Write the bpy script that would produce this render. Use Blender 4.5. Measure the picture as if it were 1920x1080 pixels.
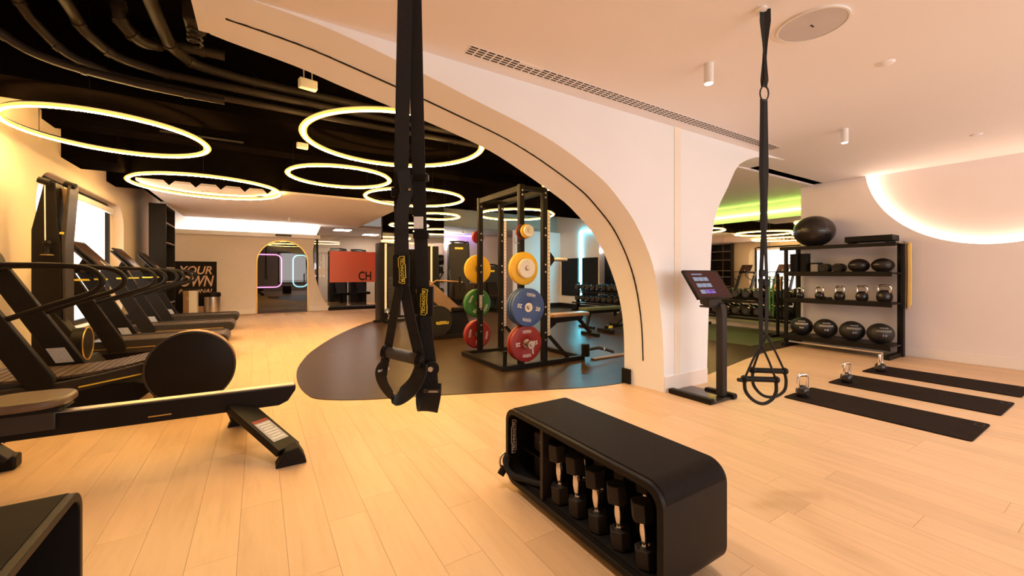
import bpy, bmesh, math, random
from mathutils import Vector, Matrix, Euler
random.seed(7)
sc = bpy.context.scene
col = sc.collection
R = math.radians
PI = math.pi
for o in list(bpy.data.objects): bpy.data.objects.remove(o, do_unlink=True)

# ------------------------------------------------------------------ camera
# room axes: X along the arch wall, Y away into the gym, Z up
cd = bpy.data.cameras.new('camera'); cam = bpy.data.objects.new('camera', cd); col.objects.link(cam)
cam.location = (0, 0, 1.27); cam.rotation_euler = (R(90), 0, R(-32))
cd.sensor_fit = 'HORIZONTAL'; cd.sensor_width = 36.0; cd.lens = 36.0 * 760 / 1920
cd.shift_y = -28.0 / 1920; cd.clip_start = 0.02
sc.camera = cam
# ------------------------------------------------------------------ world + exposure
w = bpy.data.worlds.new('world'); sc.world = w; w.use_nodes = True
w.node_tree.nodes['Background'].inputs[0].default_value = (1.0, 0.86, 0.74, 1)
w.node_tree.nodes['Background'].inputs[1].default_value = 0.25
vs = sc.view_settings
vs.view_transform = 'Standard'; vs.look = 'None'; vs.gamma = 1.0; vs.use_curve_mapping = False
vs.exposure = 0.2
RING_E = 112.0        # ring diffuser
MOON_E = 20.0        # led strip of the half moon
DAY_E = 5.0          # daylight pane of the assumed window behind the camera
SPOT_W = 85.0
# daylight area light, added in an assumed, unseen window behind the camera
def area(name, loc, rot, sx, sy, power, color):
    l = bpy.data.lights.new(name, 'AREA'); l.shape = 'RECTANGLE'; l.size = sx; l.size_y = sy
    l.energy = power; l.color = color
    o = bpy.data.objects.new(name, l); col.objects.link(o); o.location = loc; o.rotation_euler = rot
    return o
DAY = area('assumed_daylight', (4.6, -3.9, 1.75), (R(90), 0, 0), 6.4, 2.0, 72, (0.96, 0.94, 1.0))  # fill light added inside the assumed window

# ------------------------------------------------------------------ materials
MATS = {}
def M(name, c, rough=0.5, metal=0.0, var=0.06, scale=6.0, bump=0.0, bscale=120.0, coat=0.0, spec=None):
    if name in MATS: return MATS[name]
    m = bpy.data.materials.new(name); m.use_nodes = True; nt = m.node_tree; b = nt.nodes['Principled BSDF']
    b.inputs['Roughness'].default_value = rough; b.inputs['Metallic'].default_value = metal
    if coat: b.inputs['Coat Weight'].default_value = coat; b.inputs['Coat Roughness'].default_value = 0.12
    if spec is not None: b.inputs['Specular IOR Level'].default_value = spec
    tc = nt.nodes.new('ShaderNodeTexCoord')
    n = nt.nodes.new('ShaderNodeTexNoise'); n.inputs['Scale'].default_value = scale; n.inputs['Detail'].default_value = 4
    nt.links.new(tc.outputs['Object'], n.inputs['Vector'])
    r = nt.nodes.new('ShaderNodeValToRGB')
    r.color_ramp.elements[0].position = 0.3; r.color_ramp.elements[1].position = 0.7
    r.color_ramp.elements[0].color = tuple(x * (1 - var) for x in c) + (1,)
    r.color_ramp.elements[1].color = tuple(min(1, x * (1 + var)) for x in c) + (1,)
    nt.links.new(n.outputs['Fac'], r.inputs['Fac']); nt.links.new(r.outputs['Color'], b.inputs['Base Color'])
    if bump:
        n2 = nt.nodes.new('ShaderNodeTexNoise'); n2.inputs['Scale'].default_value = bscale; n2.inputs['Detail'].default_value = 3
        nt.links.new(tc.outputs['Object'], n2.inputs['Vector'])
        bp = nt.nodes.new('ShaderNodeBump'); bp.inputs['Strength'].default_value = bump; bp.inputs['Distance'].default_value = 0.01
        nt.links.new(n2.outputs['Fac'], bp.inputs['Height']); nt.links.new(bp.outputs['Normal'], b.inputs['Normal'])
    MATS[name] = m; return m
def EM(name, c, s):
    if name in MATS: return MATS[name]
    m = bpy.data.materials.new(name); m.use_nodes = True; nt = m.node_tree
    nt.nodes.remove(nt.nodes['Principled BSDF'])
    e = nt.nodes.new('ShaderNodeEmission'); e.inputs[0].default_value = tuple(c) + (1,); e.inputs[1].default_value = s
    nt.links.new(e.outputs[0], nt.nodes['Material Output'].inputs[0]); MATS[name] = m; return m
def GLASS(name, tint, refl=0.12, rough=0.01):
    m = bpy.data.materials.new(name); m.use_nodes = True; nt = m.node_tree; nt.nodes.remove(nt.nodes['Principled BSDF'])
    t = nt.nodes.new('ShaderNodeBsdfTransparent'); t.inputs[0].default_value = tuple(tint) + (1,)
    g = nt.nodes.new('ShaderNodeBsdfGlossy'); g.inputs['Roughness'].default_value = rough
    mx = nt.nodes.new('ShaderNodeMixShader'); mx.inputs[0].default_value = refl
    nt.links.new(t.outputs[0], mx.inputs[1]); nt.links.new(g.outputs[0], mx.inputs[2])
    nt.links.new(mx.outputs[0], nt.nodes['Material Output'].inputs[0]); MATS[name] = m; return m
def WOOD(name, island):
    m = bpy.data.materials.new(name); m.use_nodes = True; nt = m.node_tree; b = nt.nodes['Principled BSDF']; L = nt.links.new
    b.inputs['Roughness'].default_value = 0.42
    geo = nt.nodes.new('ShaderNodeNewGeometry'); oi = nt.nodes.new('ShaderNodeObjectInfo')
    rnd = geo.outputs['Random Per Island'] if island else oi.outputs['Random']
    mp = nt.nodes.new('ShaderNodeMapping'); mp.inputs['Scale'].default_value = (9.0, 0.9, 1.0)
    L(geo.outputs['Position'], mp.inputs['Vector'])
    ofs = nt.nodes.new('ShaderNodeVectorMath'); ofs.operation = 'ADD'
    cmb = nt.nodes.new('ShaderNodeCombineXYZ'); mul = nt.nodes.new('ShaderNodeMath'); mul.operation = 'MULTIPLY'; mul.inputs[1].default_value = 37.0
    L(rnd, mul.inputs[0]); L(mul.outputs[0], cmb.inputs['Z']); L(mp.outputs[0], ofs.inputs[0]); L(cmb.outputs[0], ofs.inputs[1])
    n = nt.nodes.new('ShaderNodeTexNoise'); n.inputs['Scale'].default_value = 2.2; n.inputs['Detail'].default_value = 7
    n.inputs['Roughness'].default_value = 0.62; n.inputs['Distortion'].default_value = 0.35
    L(ofs.outputs[0], n.inputs['Vector'])
    r = nt.nodes.new('ShaderNodeValToRGB'); e = r.color_ramp.elements
    e[0].position = 0.27; e[0].color = (0.60, 0.385, 0.215, 1); e[1].position = 0.62; e[1].color = (0.70, 0.465, 0.275, 1)
    k = e.new(0.45); k.color = (0.665, 0.44, 0.255, 1)
    L(n.outputs['Fac'], r.inputs['Fac'])
    hs = nt.nodes.new('ShaderNodeHueSaturation')
    mr = nt.nodes.new('ShaderNodeMapRange'); mr.inputs[3].default_value = 0.94; mr.inputs[4].default_value = 1.05
    L(rnd, mr.inputs[0]); L(mr.outputs[0], hs.inputs['Value']); L(r.outputs['Color'], hs.inputs['Color'])
    L(hs.outputs['Color'], b.inputs['Base Color'])
    MATS[name] = m; return m
WOOD('wood_plank', False); WOOD('wood_plank_far', True)
M('wood_under', (0.60, 0.38, 0.20), 0.6)
M('pink_wall', (0.82, 0.74, 0.73), 0.75, var=0.015, scale=1.5, bump=0.02)
M('arch_white', (0.88, 0.88, 0.90), 0.7, var=0.012, scale=1.5, bump=0.02)
M('pink_ceiling', (0.89, 0.86, 0.88), 0.8, var=0.01, scale=1.2)
M('cream_wall', (0.76, 0.63, 0.50), 0.75, var=0.02, scale=1.5, bump=0.02)
M('back_wall', (0.80, 0.73, 0.70), 0.75, var=0.02)
M('skirting', (0.85, 0.78, 0.74), 0.45, var=0.01)
M('black_ceiling', (0.004, 0.0028, 0.0022), 1.0, var=0.2, spec=0.0)
M('black_pipe', (0.022, 0.016, 0.013), 0.5, var=0.2, spec=0.3)
M('rubber', (0.045, 0.026, 0.015), 0.30, var=0.18, scale=3.0, spec=0.13, bump=0.08, bscale=200)
M('black', (0.012, 0.0095, 0.008), 0.42, var=0.1, spec=0.13)
M('black_matte', (0.009, 0.007, 0.006), 0.65, var=0.12, spec=0.2)
M('black_gloss', (0.012, 0.010, 0.010), 0.12, var=0.05)
M('graphite', (0.040, 0.034, 0.030), 0.4, metal=0.3, var=0.1)
M('charcoal', (0.020, 0.016, 0.014), 0.5, var=0.1, spec=0.3, bump=0.05)
M('webbing', (0.010, 0.008, 0.007), 0.8, var=0.25, scale=120, bump=0.3, bscale=400)
M('pad', (0.014, 0.010, 0.0085), 0.6, var=0.12, scale=30, spec=0.06, bump=0.08, bscale=300)
M('mat_foam', (0.020, 0.013, 0.010), 0.8, var=0.15, scale=14, spec=0.05, bump=0.1, bscale=400)
M('grip', (0.075, 0.062, 0.050), 0.6, var=0.12, scale=80, bump=0.2, bscale=500)
M('chrome', (0.85, 0.80, 0.76), 0.12, metal=1.0, var=0.02)
M('steel', (0.62, 0.57, 0.52), 0.28, metal=1.0, var=0.04)
M('alu', (0.75, 0.66, 0.56), 0.35, metal=0.9, var=0.04)
M('bronze', (0.34, 0.20, 0.10), 0.42, metal=0.5, var=0.08)
M('yellow_mark', (0.80, 0.60, 0.05), 0.5, var=0.03)
M('gold', (0.78, 0.52, 0.16), 0.3, metal=0.8, var=0.04)
M('white_paint', (0.82, 0.80, 0.77), 0.5, var=0.02)
M('trim_cream', (0.90, 0.82, 0.72), 0.6, var=0.01)
M('grille_grey', (0.58, 0.55, 0.57), 0.7, var=0.03)
M('sticker', (0.40, 0.39, 0.41), 0.5, var=0.12, scale=60)
M('ink', (0.01, 0.01, 0.01), 0.6)
M('plate_yellow', (0.80, 0.47, 0.02), 0.5, var=0.05)
M('plate_blue', (0.035, 0.085, 0.27), 0.5, var=0.06)
M('plate_red', (0.27, 0.014, 0.012), 0.5, var=0.06)
M('plate_green', (0.03, 0.16, 0.035), 0.5, var=0.06)
M('plate_white', (0.80, 0.76, 0.70), 0.5, var=0.03)
M('foam_grey', (0.30, 0.27, 0.25), 0.8, var=0.05)
M('slat', (0.075, 0.046, 0.030), 0.38, var=0.15)
M('seat_orange_lit', (0.13, 0.08, 0.048), 0.38, var=0.1, scale=20)  # brown tone paints in the orange light on the rower seat
M('ball_black', (0.022, 0.016, 0.014), 0.26, var=0.05)
M('leather', (0.018, 0.015, 0.014), 0.5, var=0.15, scale=25, bump=0.15, bscale=90)
M('band_orange', (0.85, 0.42, 0.06), 0.6)
M('band_green', (0.10, 0.42, 0.05), 0.5)
M('band_yellow', (0.85, 0.65, 0.08), 0.6)
M('green_light_and_pad', (0.075, 0.085, 0.03), 0.8, var=0.25, scale=30, bump=0.2, bscale=300)  # green light painted on the rubber floor; also the bench pad's own green
M('screen_dark', (0.05, 0.025, 0.02), 0.12, var=0.1)
M('grey_fascia', (0.42, 0.40, 0.34), 0.8, var=0.03)
EM('ring_glow', (1.0, 0.60, 0.20), RING_E); EM('ring_halo', (1.0, 0.42, 0.07), 2.2)
EM('moon_led', (1.0, 0.70, 0.48), MOON_E); EM('white_led', (1.0, 0.90, 0.80), 45.0)
EM('green_led', (0.50, 1.0, 0.14), 16.0); EM('cyan_led', (0.12, 0.78, 1.0), 42.0); EM('purple_led', (0.45, 0.25, 1.0), 9.0)
EM('room_fill_led', (1.0, 0.88, 0.78), 50.0); EM('pink_neon', (1.0, 0.40, 0.85), 5.0); EM('cyan_neon', (0.30, 0.8, 1.0), 5.0); EM('spot_glow', (1.0, 0.88, 0.72), 12.0)
EM('window_day', (1.0, 0.90, 0.80), 2.5); EM('screen_tile', (0.55, 0.58, 0.75), 0.5); EM('screen_tile_violet', (0.42, 0.22, 0.75), 0.6)
EM('screen_back', (0.16, 0.06, 0.045), 0.5)
m = bpy.data.materials.new('mirror'); m.use_nodes = True
b = m.node_tree.nodes['Principled BSDF']; b.inputs['Base Color'].default_value = (0.80, 0.80, 0.78, 1); b.inputs['Metallic'].default_value = 1; b.inputs['Roughness'].default_value = 0.015
MATS['mirror'] = m
GLASS('clear_glass', (0.92, 0.92, 0.92), 0.13); GLASS('dark_glass', (0.55, 0.52, 0.50), 0.07); GLASS('red_glass', (0.95, 0.20, 0.15), 0.05, 0.3)
# red film scatters light too
nt = MATS['red_glass'].node_tree
df = nt.nodes.new('ShaderNodeBsdfDiffuse'); df.inputs[0].default_value = (1.0, 0.36, 0.28, 1)
mx2 = nt.nodes.new('ShaderNodeMixShader'); mx2.inputs[0].default_value = 0.6
out = nt.nodes['Material Output']; src = out.inputs[0].links[0].from_socket
nt.links.new(src, mx2.inputs[1]); nt.links.new(df.outputs[0], mx2.inputs[2]); nt.links.new(mx2.outputs[0], out.inputs[0])

# ------------------------------------------------------------------ mesh builder
class MB:
    def __init__(s): s.v = []; s.f = []
    def add(s, v, f):
        k = len(s.v); s.v += [tuple(p) for p in v]; s.f += [tuple(i + k for i in q) for q in f]; return s
    def box(s, x0, x1, y0, y1, z0, z1, mat=None):
        v = [Vector((x, y, z)) for z in (z0, z1) for y in (y0, y1) for x in (x0, x1)]
        if mat is not None: v = [mat @ p for p in v]
        return s.add(v, [(0, 2, 3, 1), (4, 5, 7, 6), (0, 1, 5, 4), (2, 6, 7, 3), (0, 4, 6, 2), (1, 3, 7, 5)])
    def beam(s, p, q, w, h, up=(0, 0, 1)):
        p = Vector(p); q = Vector(q); d = (q - p).normalized(); up = Vector(up)
        if abs(d.dot(up)) > 0.99: up = Vector((0, 1, 0))
        x = d.cross(up).normalized(); y = x.cross(d)
        v = []
        for c in (p, q):
            for a, b_ in ((-1, -1), (1, -1), (1, 1), (-1, 1)): v.append(c + x * a * w / 2 + y * b_ * h / 2)
        return s.add(v, [(0, 1, 2, 3), (7, 6, 5, 4), (0, 4, 5, 1), (1, 5, 6, 2), (2, 6, 7, 3), (3, 7, 4, 0)])
    def rings(s, rs, caps=True, closed=False):
        n = len(rs[0]); v = [p for r in rs for p in r]; f = []
        m = len(rs)
        for i in range(m if closed else m - 1):
            j = (i + 1) % m
            for k in range(n):
                k2 = (k + 1) % n; f.append((i * n + k, i * n + k2, j * n + k2, j * n + k))
        if caps and not closed: f.append(tuple(range(n - 1, -1, -1))); f.append(tuple((m - 1) * n + k for k in range(n)))
        return s.add(v, f)
    def cyl(s, p, q, r, r2=None, n=16, rot=0.0):
        p = Vector(p); q = Vector(q); d = (q - p).normalized(); r2 = r if r2 is None else r2
        a = d.orthogonal().normalized() if abs(d.z) < 0.95 else Vector((1, 0, 0))
        a = (a - d * a.dot(d)).normalized(); b_ = d.cross(a)
        return s.rings([[c + (a * math.cos(2 * PI * k / n + rot) + b_ * math.sin(2 * PI * k / n + rot)) * rr for k in range(n)] for c, rr in ((p, r), (q, r2))])
    def tube(s, pts, r, n=8, closed=False):
        pts = [Vector(p) for p in pts]; m = len(pts); rs = []; prev = None
        rad = r if isinstance(r, (list, tuple)) else [r] * m
        for i in range(m):
            if closed: d = pts[(i + 1) % m] - pts[i - 1]
            else: d = pts[min(i + 1, m - 1)] - pts[max(i - 1, 0)]
            d.normalize()
            if prev is None: a = d.orthogonal().normalized()
            else: a = (prev - d * prev.dot(d)).normalized()
            prev = a; b_ = d.cross(a)
            rs.append([pts[i] + (a * math.cos(2 * PI * k / n) + b_ * math.sin(2 * PI * k / n)) * rad[i] for k in range(n)])
        return s.rings(rs, True, closed)
    def ribbon(s, pts, wdir, w, t):
        pts = [Vector(p) for p in pts]; m = len(pts); rs = []
        for i in range(m):
            d = (pts[min(i + 1, m - 1)] - pts[max(i - 1, 0)]).normalized()
            wd = Vector(wdir[i]) if isinstance(wdir[0], (tuple, list, Vector)) else Vector(wdir)
            wd = (wd - d * wd.dot(d)).normalized(); nn = d.cross(wd); ww = w[i] if isinstance(w, (list, tuple)) else w
            rs.append([pts[i] + wd * a * ww / 2 + nn * b_ * t / 2 for a, b_ in ((-1, -1), (1, -1), (1, 1), (-1, 1))])
        return s.rings(rs)
    def prism(s, poly, axis, a, b_):
        n = len(poly)
        def P(p, t): return {'x': (t, p[0], p[1]), 'y': (p[0], t, p[1]), 'z': (p[0], p[1], t)}[axis]
        v = [P(p, a) for p in poly] + [P(p, b_) for p in poly]
        f = [tuple(range(n)), tuple(range(2 * n - 1, n - 1, -1))]
        for k in range(n): k2 = (k + 1) % n; f.append((k, k + n, k2 + n, k2))
        return s.add(v, f)
    def lathe(s, prof, n=24, mat=None):
        rs = []
        for r, h in prof: rs.append([Vector((r * math.cos(2 * PI * k / n), r * math.sin(2 * PI * k / n), h)) for k in range(n)])
        if mat is not None: rs = [[mat @ p for p in r] for r in rs]
        if prof[0] == prof[-1]: return s.rings(rs[:-1], False, True)
        return s.rings(rs)
    def sphere(s, c, r, sc_=(1, 1, 1), n=20, m=12):
        prof = [(max(1e-4, r * math.sin(PI * i / m)), -r * math.cos(PI * i / m)) for i in range(m + 1)]
        return s.lathe(prof, n, Matrix.Translation(c) @ Matrix.Diagonal((*sc_, 1)))
    def mesh(s, name, mat):
        me = bpy.data.meshes.new(name); me.from_pydata(s.v, [], s.f); me.update()
        bm = bmesh.new(); bm.from_mesh(me); bmesh.ops.recalc_face_normals(bm, faces=bm.faces); bm.to_mesh(me); bm.free()
        if mat: me.materials.append(MATS[mat] if isinstance(mat, str) else mat)
        for p in me.polygons: p.use_smooth = True
        me.set_sharp_from_angle(angle=R(35))
        return me
    def build(s, name, mat, parent=None, bevel=0.0, loc=None, rot=None, seg=2):
        o = bpy.data.objects.new(name, s.mesh(name, mat)); col.objects.link(o)
        if parent is not None: o.parent = parent
        if loc is not None: o.location = loc
        if rot is not None: o.rotation_euler = rot
        if bevel:
            md = o.modifiers.new('bevel', 'BEVEL'); md.width = bevel; md.segments = seg; md.limit_method = 'ANGLE'; md.angle_limit = R(40)
            md.harden_normals = False
        return o
def B(x0, x1, y0, y1, z0, z1): return MB().box(x0, x1, y0, y1, z0, z1)
def tag(o, label=None, cat=None, group=None, kind=None):
    if label: o['label'] = label
    if cat: o['category'] = cat
    if group: o['group'] = group
    if kind: o['kind'] = kind
    return o
def thing(name, label, cat, loc=(0, 0, 0), rz=0.0, group=None):
    o = bpy.data.objects.new(name, None); col.objects.link(o); o.empty_display_size = 0.1
    o.location = loc; o.rotation_euler = (0, 0, rz); return tag(o, label, cat, group)
def struct(o): o['kind'] = 'structure'; return o
def kids(o): return [c for c in bpy.data.objects if c.parent == o]
def copy_tree(o, parent=None):
    c = o.copy(); col.objects.link(c); c.parent = parent
    for ch in o.children: copy_tree(ch, c)
    return c
def dup(o, loc, rz=None, label=None, group=None, scale=None):
    c = copy_tree(o); c.location = loc
    if rz is not None: c.rotation_euler = (0, 0, rz)
    if label: c['label'] = label
    if group: c['group'] = group
    if scale: c.scale = (scale,) * 3
    return c
TXT = {}
def text(s_, size, mat, parent, loc, rot, name='lettering', width=None, shear=0.0, ext=0.0008, align='CENTER'):
    key = (s_, size, mat, width, shear, align)
    if key not in TXT:
        cu = bpy.data.curves.new('lettering', 'FONT'); cu.body = s_; cu.size = size; cu.align_x = align; cu.align_y = 'CENTER'
        cu.extrude = ext; cu.shear = shear; cu.resolution_u = 3; cu.offset = size * 0.018
        t = bpy.data.objects.new('tmp', cu); col.objects.link(t)
        dg = bpy.context.evaluated_depsgraph_get(); me = bpy.data.meshes.new_from_object(t.evaluated_get(dg))
        bpy.data.objects.remove(t, do_unlink=True)
        if width:
            xs = [v.co.x for v in me.vertices]; k = width / (max(xs) - min(xs))
            for v in me.vertices: v.co.x *= k
        me.materials.clear(); me.materials.append(MATS[mat]); TXT[key] = me
    o = bpy.data.objects.new(name, TXT[key]); col.objects.link(o); o.parent = parent; o.location = loc; o.rotation_euler = rot
    return o
def arc(cx, cy, r, a0, a1, n):
    return [(cx + r * math.cos(R(a0 + (a1 - a0) * i / n)), cy + r * math.sin(R(a0 + (a1 - a0) * i / n))) for i in range(n + 1)]
def rrect(x0, x1, y0, y1, r, n=5):
    return arc(x1 - r, y1 - r, r, 0, 90, n) + arc(x0 + r, y1 - r, r, 90, 180, n) + arc(x0 + r, y0 + r, r, 180, 270, n) + arc(x1 - r, y0 + r, r, 270, 360, n)
def smooth_curve(pts, n=6):
    out = []; P_ = [Vector(p) for p in pts]
    for i in range(len(P_) - 1):
        p0 = P_[max(i - 1, 0)]; p1 = P_[i]; p2 = P_[i + 1]; p3 = P_[min(i + 2, len(P_) - 1)]
        for k in range(n):
            t = k / n
            out.append(0.5 * ((2 * p1) + (p2 - p0) * t + (2 * p0 - 5 * p1 + 4 * p2 - p3) * t * t + (3 * p1 - p0 - 3 * p2 + p3) * t ** 3))
    out.append(P_[-1]); return out
# ================================================================== THE SETTING
CH = 2.86            # plaster ceiling height of the training zone
BH = 3.80            # black ceiling of the gym
# ---- floor with planks
RUB = [(2.95, 11.35), (2.37, 10.75), (1.476, 9.15), (0.79, 7.465), (0.512, 6.455), (0.406, 5.8), (0.384, 5.18), (0.425, 4.726), (0.522, 4.476), (0.882, 4.231), (1.468, 4.01), (2.245, 3.701), (3.08, 3.369), (3.6, 3.28)]
rub = [tuple(p) for p in smooth_curve([(a, b_, 0) for a, b_ in RUB], 5)]
rub = [(p[0], p[1]) for p in rub] + [(4.42, 3.28), (4.70, 2.99), (6.12, 3.25), (7.0, 3.38), (9.64, 3.45), (9.64, 14.6), (4.8, 14.6), (4.8, 11.6), (3.95, 11.75), (3.4, 11.65)]
def in_rub(x, y):
    c_ = False; n = len(rub)
    for i in range(n):
        (x1, y1), (x2, y2) = rub[i], rub[i - 1]
        if (y1 > y) != (y2 > y) and x < (x2 - x1) * (y - y1) / (y2 - y1) + x1: c_ = not c_
    return c_
floor = struct(B(-2.66, 9.75, -4.0, 15.0, -0.12, -0.012).build('floor', 'wood_under'))
pw, pl = 0.19, 1.22
pm = B(-pw / 2 + .0006, pw / 2 - .0006, -pl / 2 + .0006, pl / 2 - .0006, -0.012, 0.0).mesh('plank', 'wood_plank')
cells = []
ci, si = math.cos(R(32)), math.sin(R(32))
for i in range(int(10.8 / pw) + 1):
    x = -2.36 + pw * (i + .5)
    if x > 8.42: break
    off = random.random() * pl
    for j in range(-1, 16):
        y = -4 + off + pl * (j + .5)
        if y - pl / 2 < -4.0 or y + pl / 2 > 15: continue
        if all(in_rub(x + a * pw / 2, y + b_ * pl / 2) for a in (-1, 1) for b_ in (-1, 0, 1)): continue
        X = ci * x - si * y; Y = si * x + ci * y
        vis = Y > 0.9 and abs(X) < Y * 1.28 and 512 + 760 * 1.27 / Y < 1180
        cells.append((0 if vis else 1, Y, x, y))
cells.sort()
for k, (_, Y, x, y) in enumerate(cells[:300]):
    o = bpy.data.objects.new('plank', pm); col.objects.link(o); o.parent = floor; o.location = (x, y, 0)
far = MB()
for _, Y, x, y in cells[300:]: far.box(x - pw / 2 + .0006, x + pw / 2 - .0006, y - pl / 2 + .0006, y + pl / 2 - .0006, -0.012, 0.0)
o = far.build('planks', 'wood_plank_far', floor); o['kind'] = 'stuff'
rb = struct(MB().prism(rub, 'z', -0.004, 0.006).build('floor_rubber', 'rubber'))
tf = struct(B(7.2, 9.4, 3.75, 7.2, 0.006, 0.014).build('floor_green_light', 'green_light_and_pad'))  # tinted sheet that paints the green light onto the rubber

# ---- arch wall between the training zone and the gym
Fc = [(-.27, 2.858), (0.05, 2.852), (.452, 2.812), (.997, 2.70), (1.424, 2.60), (1.923, 2.485), (2.307, 2.362), (2.741, 2.165), (2.976, 1.995), (3.226, 1.755), (3.486, 1.337), (3.613, .774), (3.650, .35), (3.656, 0)]
Bc = [(-.27, 2.835), (-.16, 2.815), (.245, 2.755), (.532, 2.690), (.937, 2.610), (1.208, 2.555), (1.717, 2.435), (2.062, 2.31), (2.579, 2.076), (2.829, 1.932), (3.174, 1.636), (3.422, 1.221), (3.551, .851), (3.595, .478), (3.6, 0)]
def resample(c_, n):
    p = smooth_curve([(a, b_, 0) for a, b_ in c_], 8); L = [0]
    for i in range(1, len(p)): L.append(L[-1] + (p[i] - p[i - 1]).length)
    out = []; k = 0
    for i in range(n + 1):
        t = L[-1] * i / n
        while k < len(L) - 2 and L[k + 1] < t: k += 1
        f = (t - L[k]) / max(1e-9, L[k + 1] - L[k]); q = p[k].lerp(p[k + 1], min(1, f)); out.append((q.x, q.y))
    return out
NF = 56
F_, B_ = resample(Fc, NF), resample(Bc, NF)
A2 = [(4.423, 0), (4.455, .70), (4.498, 1.345), (4.53, 1.72), (4.583, 1.914), (4.67, 2.08), (4.863, 2.326), (5.014, 2.54), (5.16, 2.66), (5.54, 2.79), (5.95, 2.84), (6.3, 2.86)]
a2 = resample(A2, 30)
Pf = F_ + a2 + [(-.27, 2.862)]
Pb = B_ + a2 + [(-.27, 2.862)]
n = len(Pf); mb = MB()
V = [(p[0], 2.8, p[1]) for p in Pf] + [(p[0], 3.3, p[1]) for p in Pb]
fs = [tuple(range(n)), tuple(range(2 * n - 1, n - 1, -1))] + [(k, k + n, (k + 1) % n + n, (k + 1) % n) for k in range(n)]
arch = struct(mb.add(V, fs).build('wall_arch', 'arch_white'))
mid = [((F_[i][0] + B_[i][0]) / 2, (F_[i][1] + B_[i][1]) / 2) for i in range(NF + 1)]
gp = [Vector((a, 3.05, b_)) for a, b_ in mid[1:-3]]
g = MB(); rs = []
for i, p in enumerate(gp):
    d = (gp[min(i + 1, len(gp) - 1)] - gp[max(i - 1, 0)]).normalized(); nn = d.cross(Vector((0, 1, 0)))
    rs.append([p + Vector((0, a * .006, 0)) + nn * b_ * .006 for a, b_ in ((-1, -1), (1, -1), (1, 1), (-1, 1))])
g.rings(rs).build('groove', 'black_matte', arch)
B(3.825, 3.93, 2.793, 2.80, 0, CH).build('trim_strip', 'trim_cream', arch)
struct(B(3.662, 4.42, 2.786, 2.80, 0, .165).build('baseboard_arch', 'skirting', None, .003))
struct(MB().box(3.585, 4.44, 3.30, 3.318, 0.006, .17).box(3.575, 3.60, 3.20, 3.318, 0.006, .17).build('baseboard_gym', 'black_matte'))
struct(MB().box(-.27, 9.64, 3.16, 3.3, CH, BH).box(-.33, -.27, -4, 3.3, 2.84, BH).build('wall_bulkhead', 'arch_white'))
struct(B(-.27, 8.56, -4, 3.3, CH, CH + .06).build('ceiling', 'pink_ceiling'))
# ---- right wall with the recessed half moon
mc = (1.2, 3.05); MR = 1.38; zt = CH
dv = math.sqrt(MR ** 2 - (mc[1] - zt) ** 2); a0 = math.degrees(math.asin((zt - mc[1]) / MR))
moon = arc(mc[0], mc[1], MR, a0, -180 - a0, 64)
poly = [(-4, 0), (3.4, 0), (3.4, zt)] + moon + [(-4, zt)]
wr = struct(MB().prism(poly, 'x', 8.44, 8.56).build('wall_right', 'pink_wall'))
struct(B(8.56, 8.66, -4, 3.4, 0, BH).build('wall_right_back', 'pink_wall'))
struct(B(8.44, 9.64, 3.4, 3.5, 0, BH).build('wall_return', 'pink_wall'))
struct(B(8.422, 8.44, -4, 3.4, 0, .15).build('baseboard_right', 'skirting', None, .004))
ml = thing('moon_light', 'large half-moon wall recess glowing warm along its rim above the storage rack', 'wall light', (8.56, 1.2, 1.67))
mo = arc(mc[0], mc[1], MR - .004, a0 - .4, -180 - a0 + .4, 64)
s_ = MB(); st = []
for (y, z) in mo:
    k = ((mc[0] - y) / MR, (mc[1] - z) / MR)
    st.append([Vector((x, y - 1.2 + k[0] * t, z - 1.67 + k[1] * t)) for x, t in ((-.075, 0), (-.035, 0), (-.035, .008), (-.075, .008))])
s_.rings(st).build('led_strip', 'moon_led', ml)
bp_ = arc(mc[0], mc[1], MR - .001, a0, -180 - a0, 64)
MB().prism([(y - 1.2, z - 1.67) for y, z in bp_], 'x', -.014, -.004).build('dish', 'pink_wall', ml)
# ---- wall behind the camera with an assumed, unseen window added for light
struct(MB().box(-2.36, 1.2, -4.1, -4, 0, BH).box(8.0, 8.66, -4.1, -4, 0, BH).box(1.2, 8.0, -4.1, -4, 0, .5).box(1.2, 8.0, -4.1, -4, 2.8, BH).build('wall_front', 'pink_wall'))
wf = struct(MB().box(1.2, 1.28, -4.08, -4, .5, 2.8).box(7.92, 8.0, -4.08, -4, .5, 2.8).box(1.28, 7.92, -4.08, -4, .5, .58).box(1.28, 7.92, -4.08, -4, 2.72, 2.8).build('window_assumed', 'black'))
B(1.28, 7.92, -4.07, -4.06, .58, 2.72).build('pane', 'window_day', wf)  # glowing pane added to the assumed window
# ---- left wall with window
wy0, wy1, wz0, wz1 = 7.45, 11.33, .42, 2.62
hole = rrect(wy0, wy1, wz0, wz1, .45, 6)
wl = MB()
outer = [(15.0, BH), (-4, BH), (-4, 0), (15.0, 0)]
h = hole[::-1]
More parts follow.
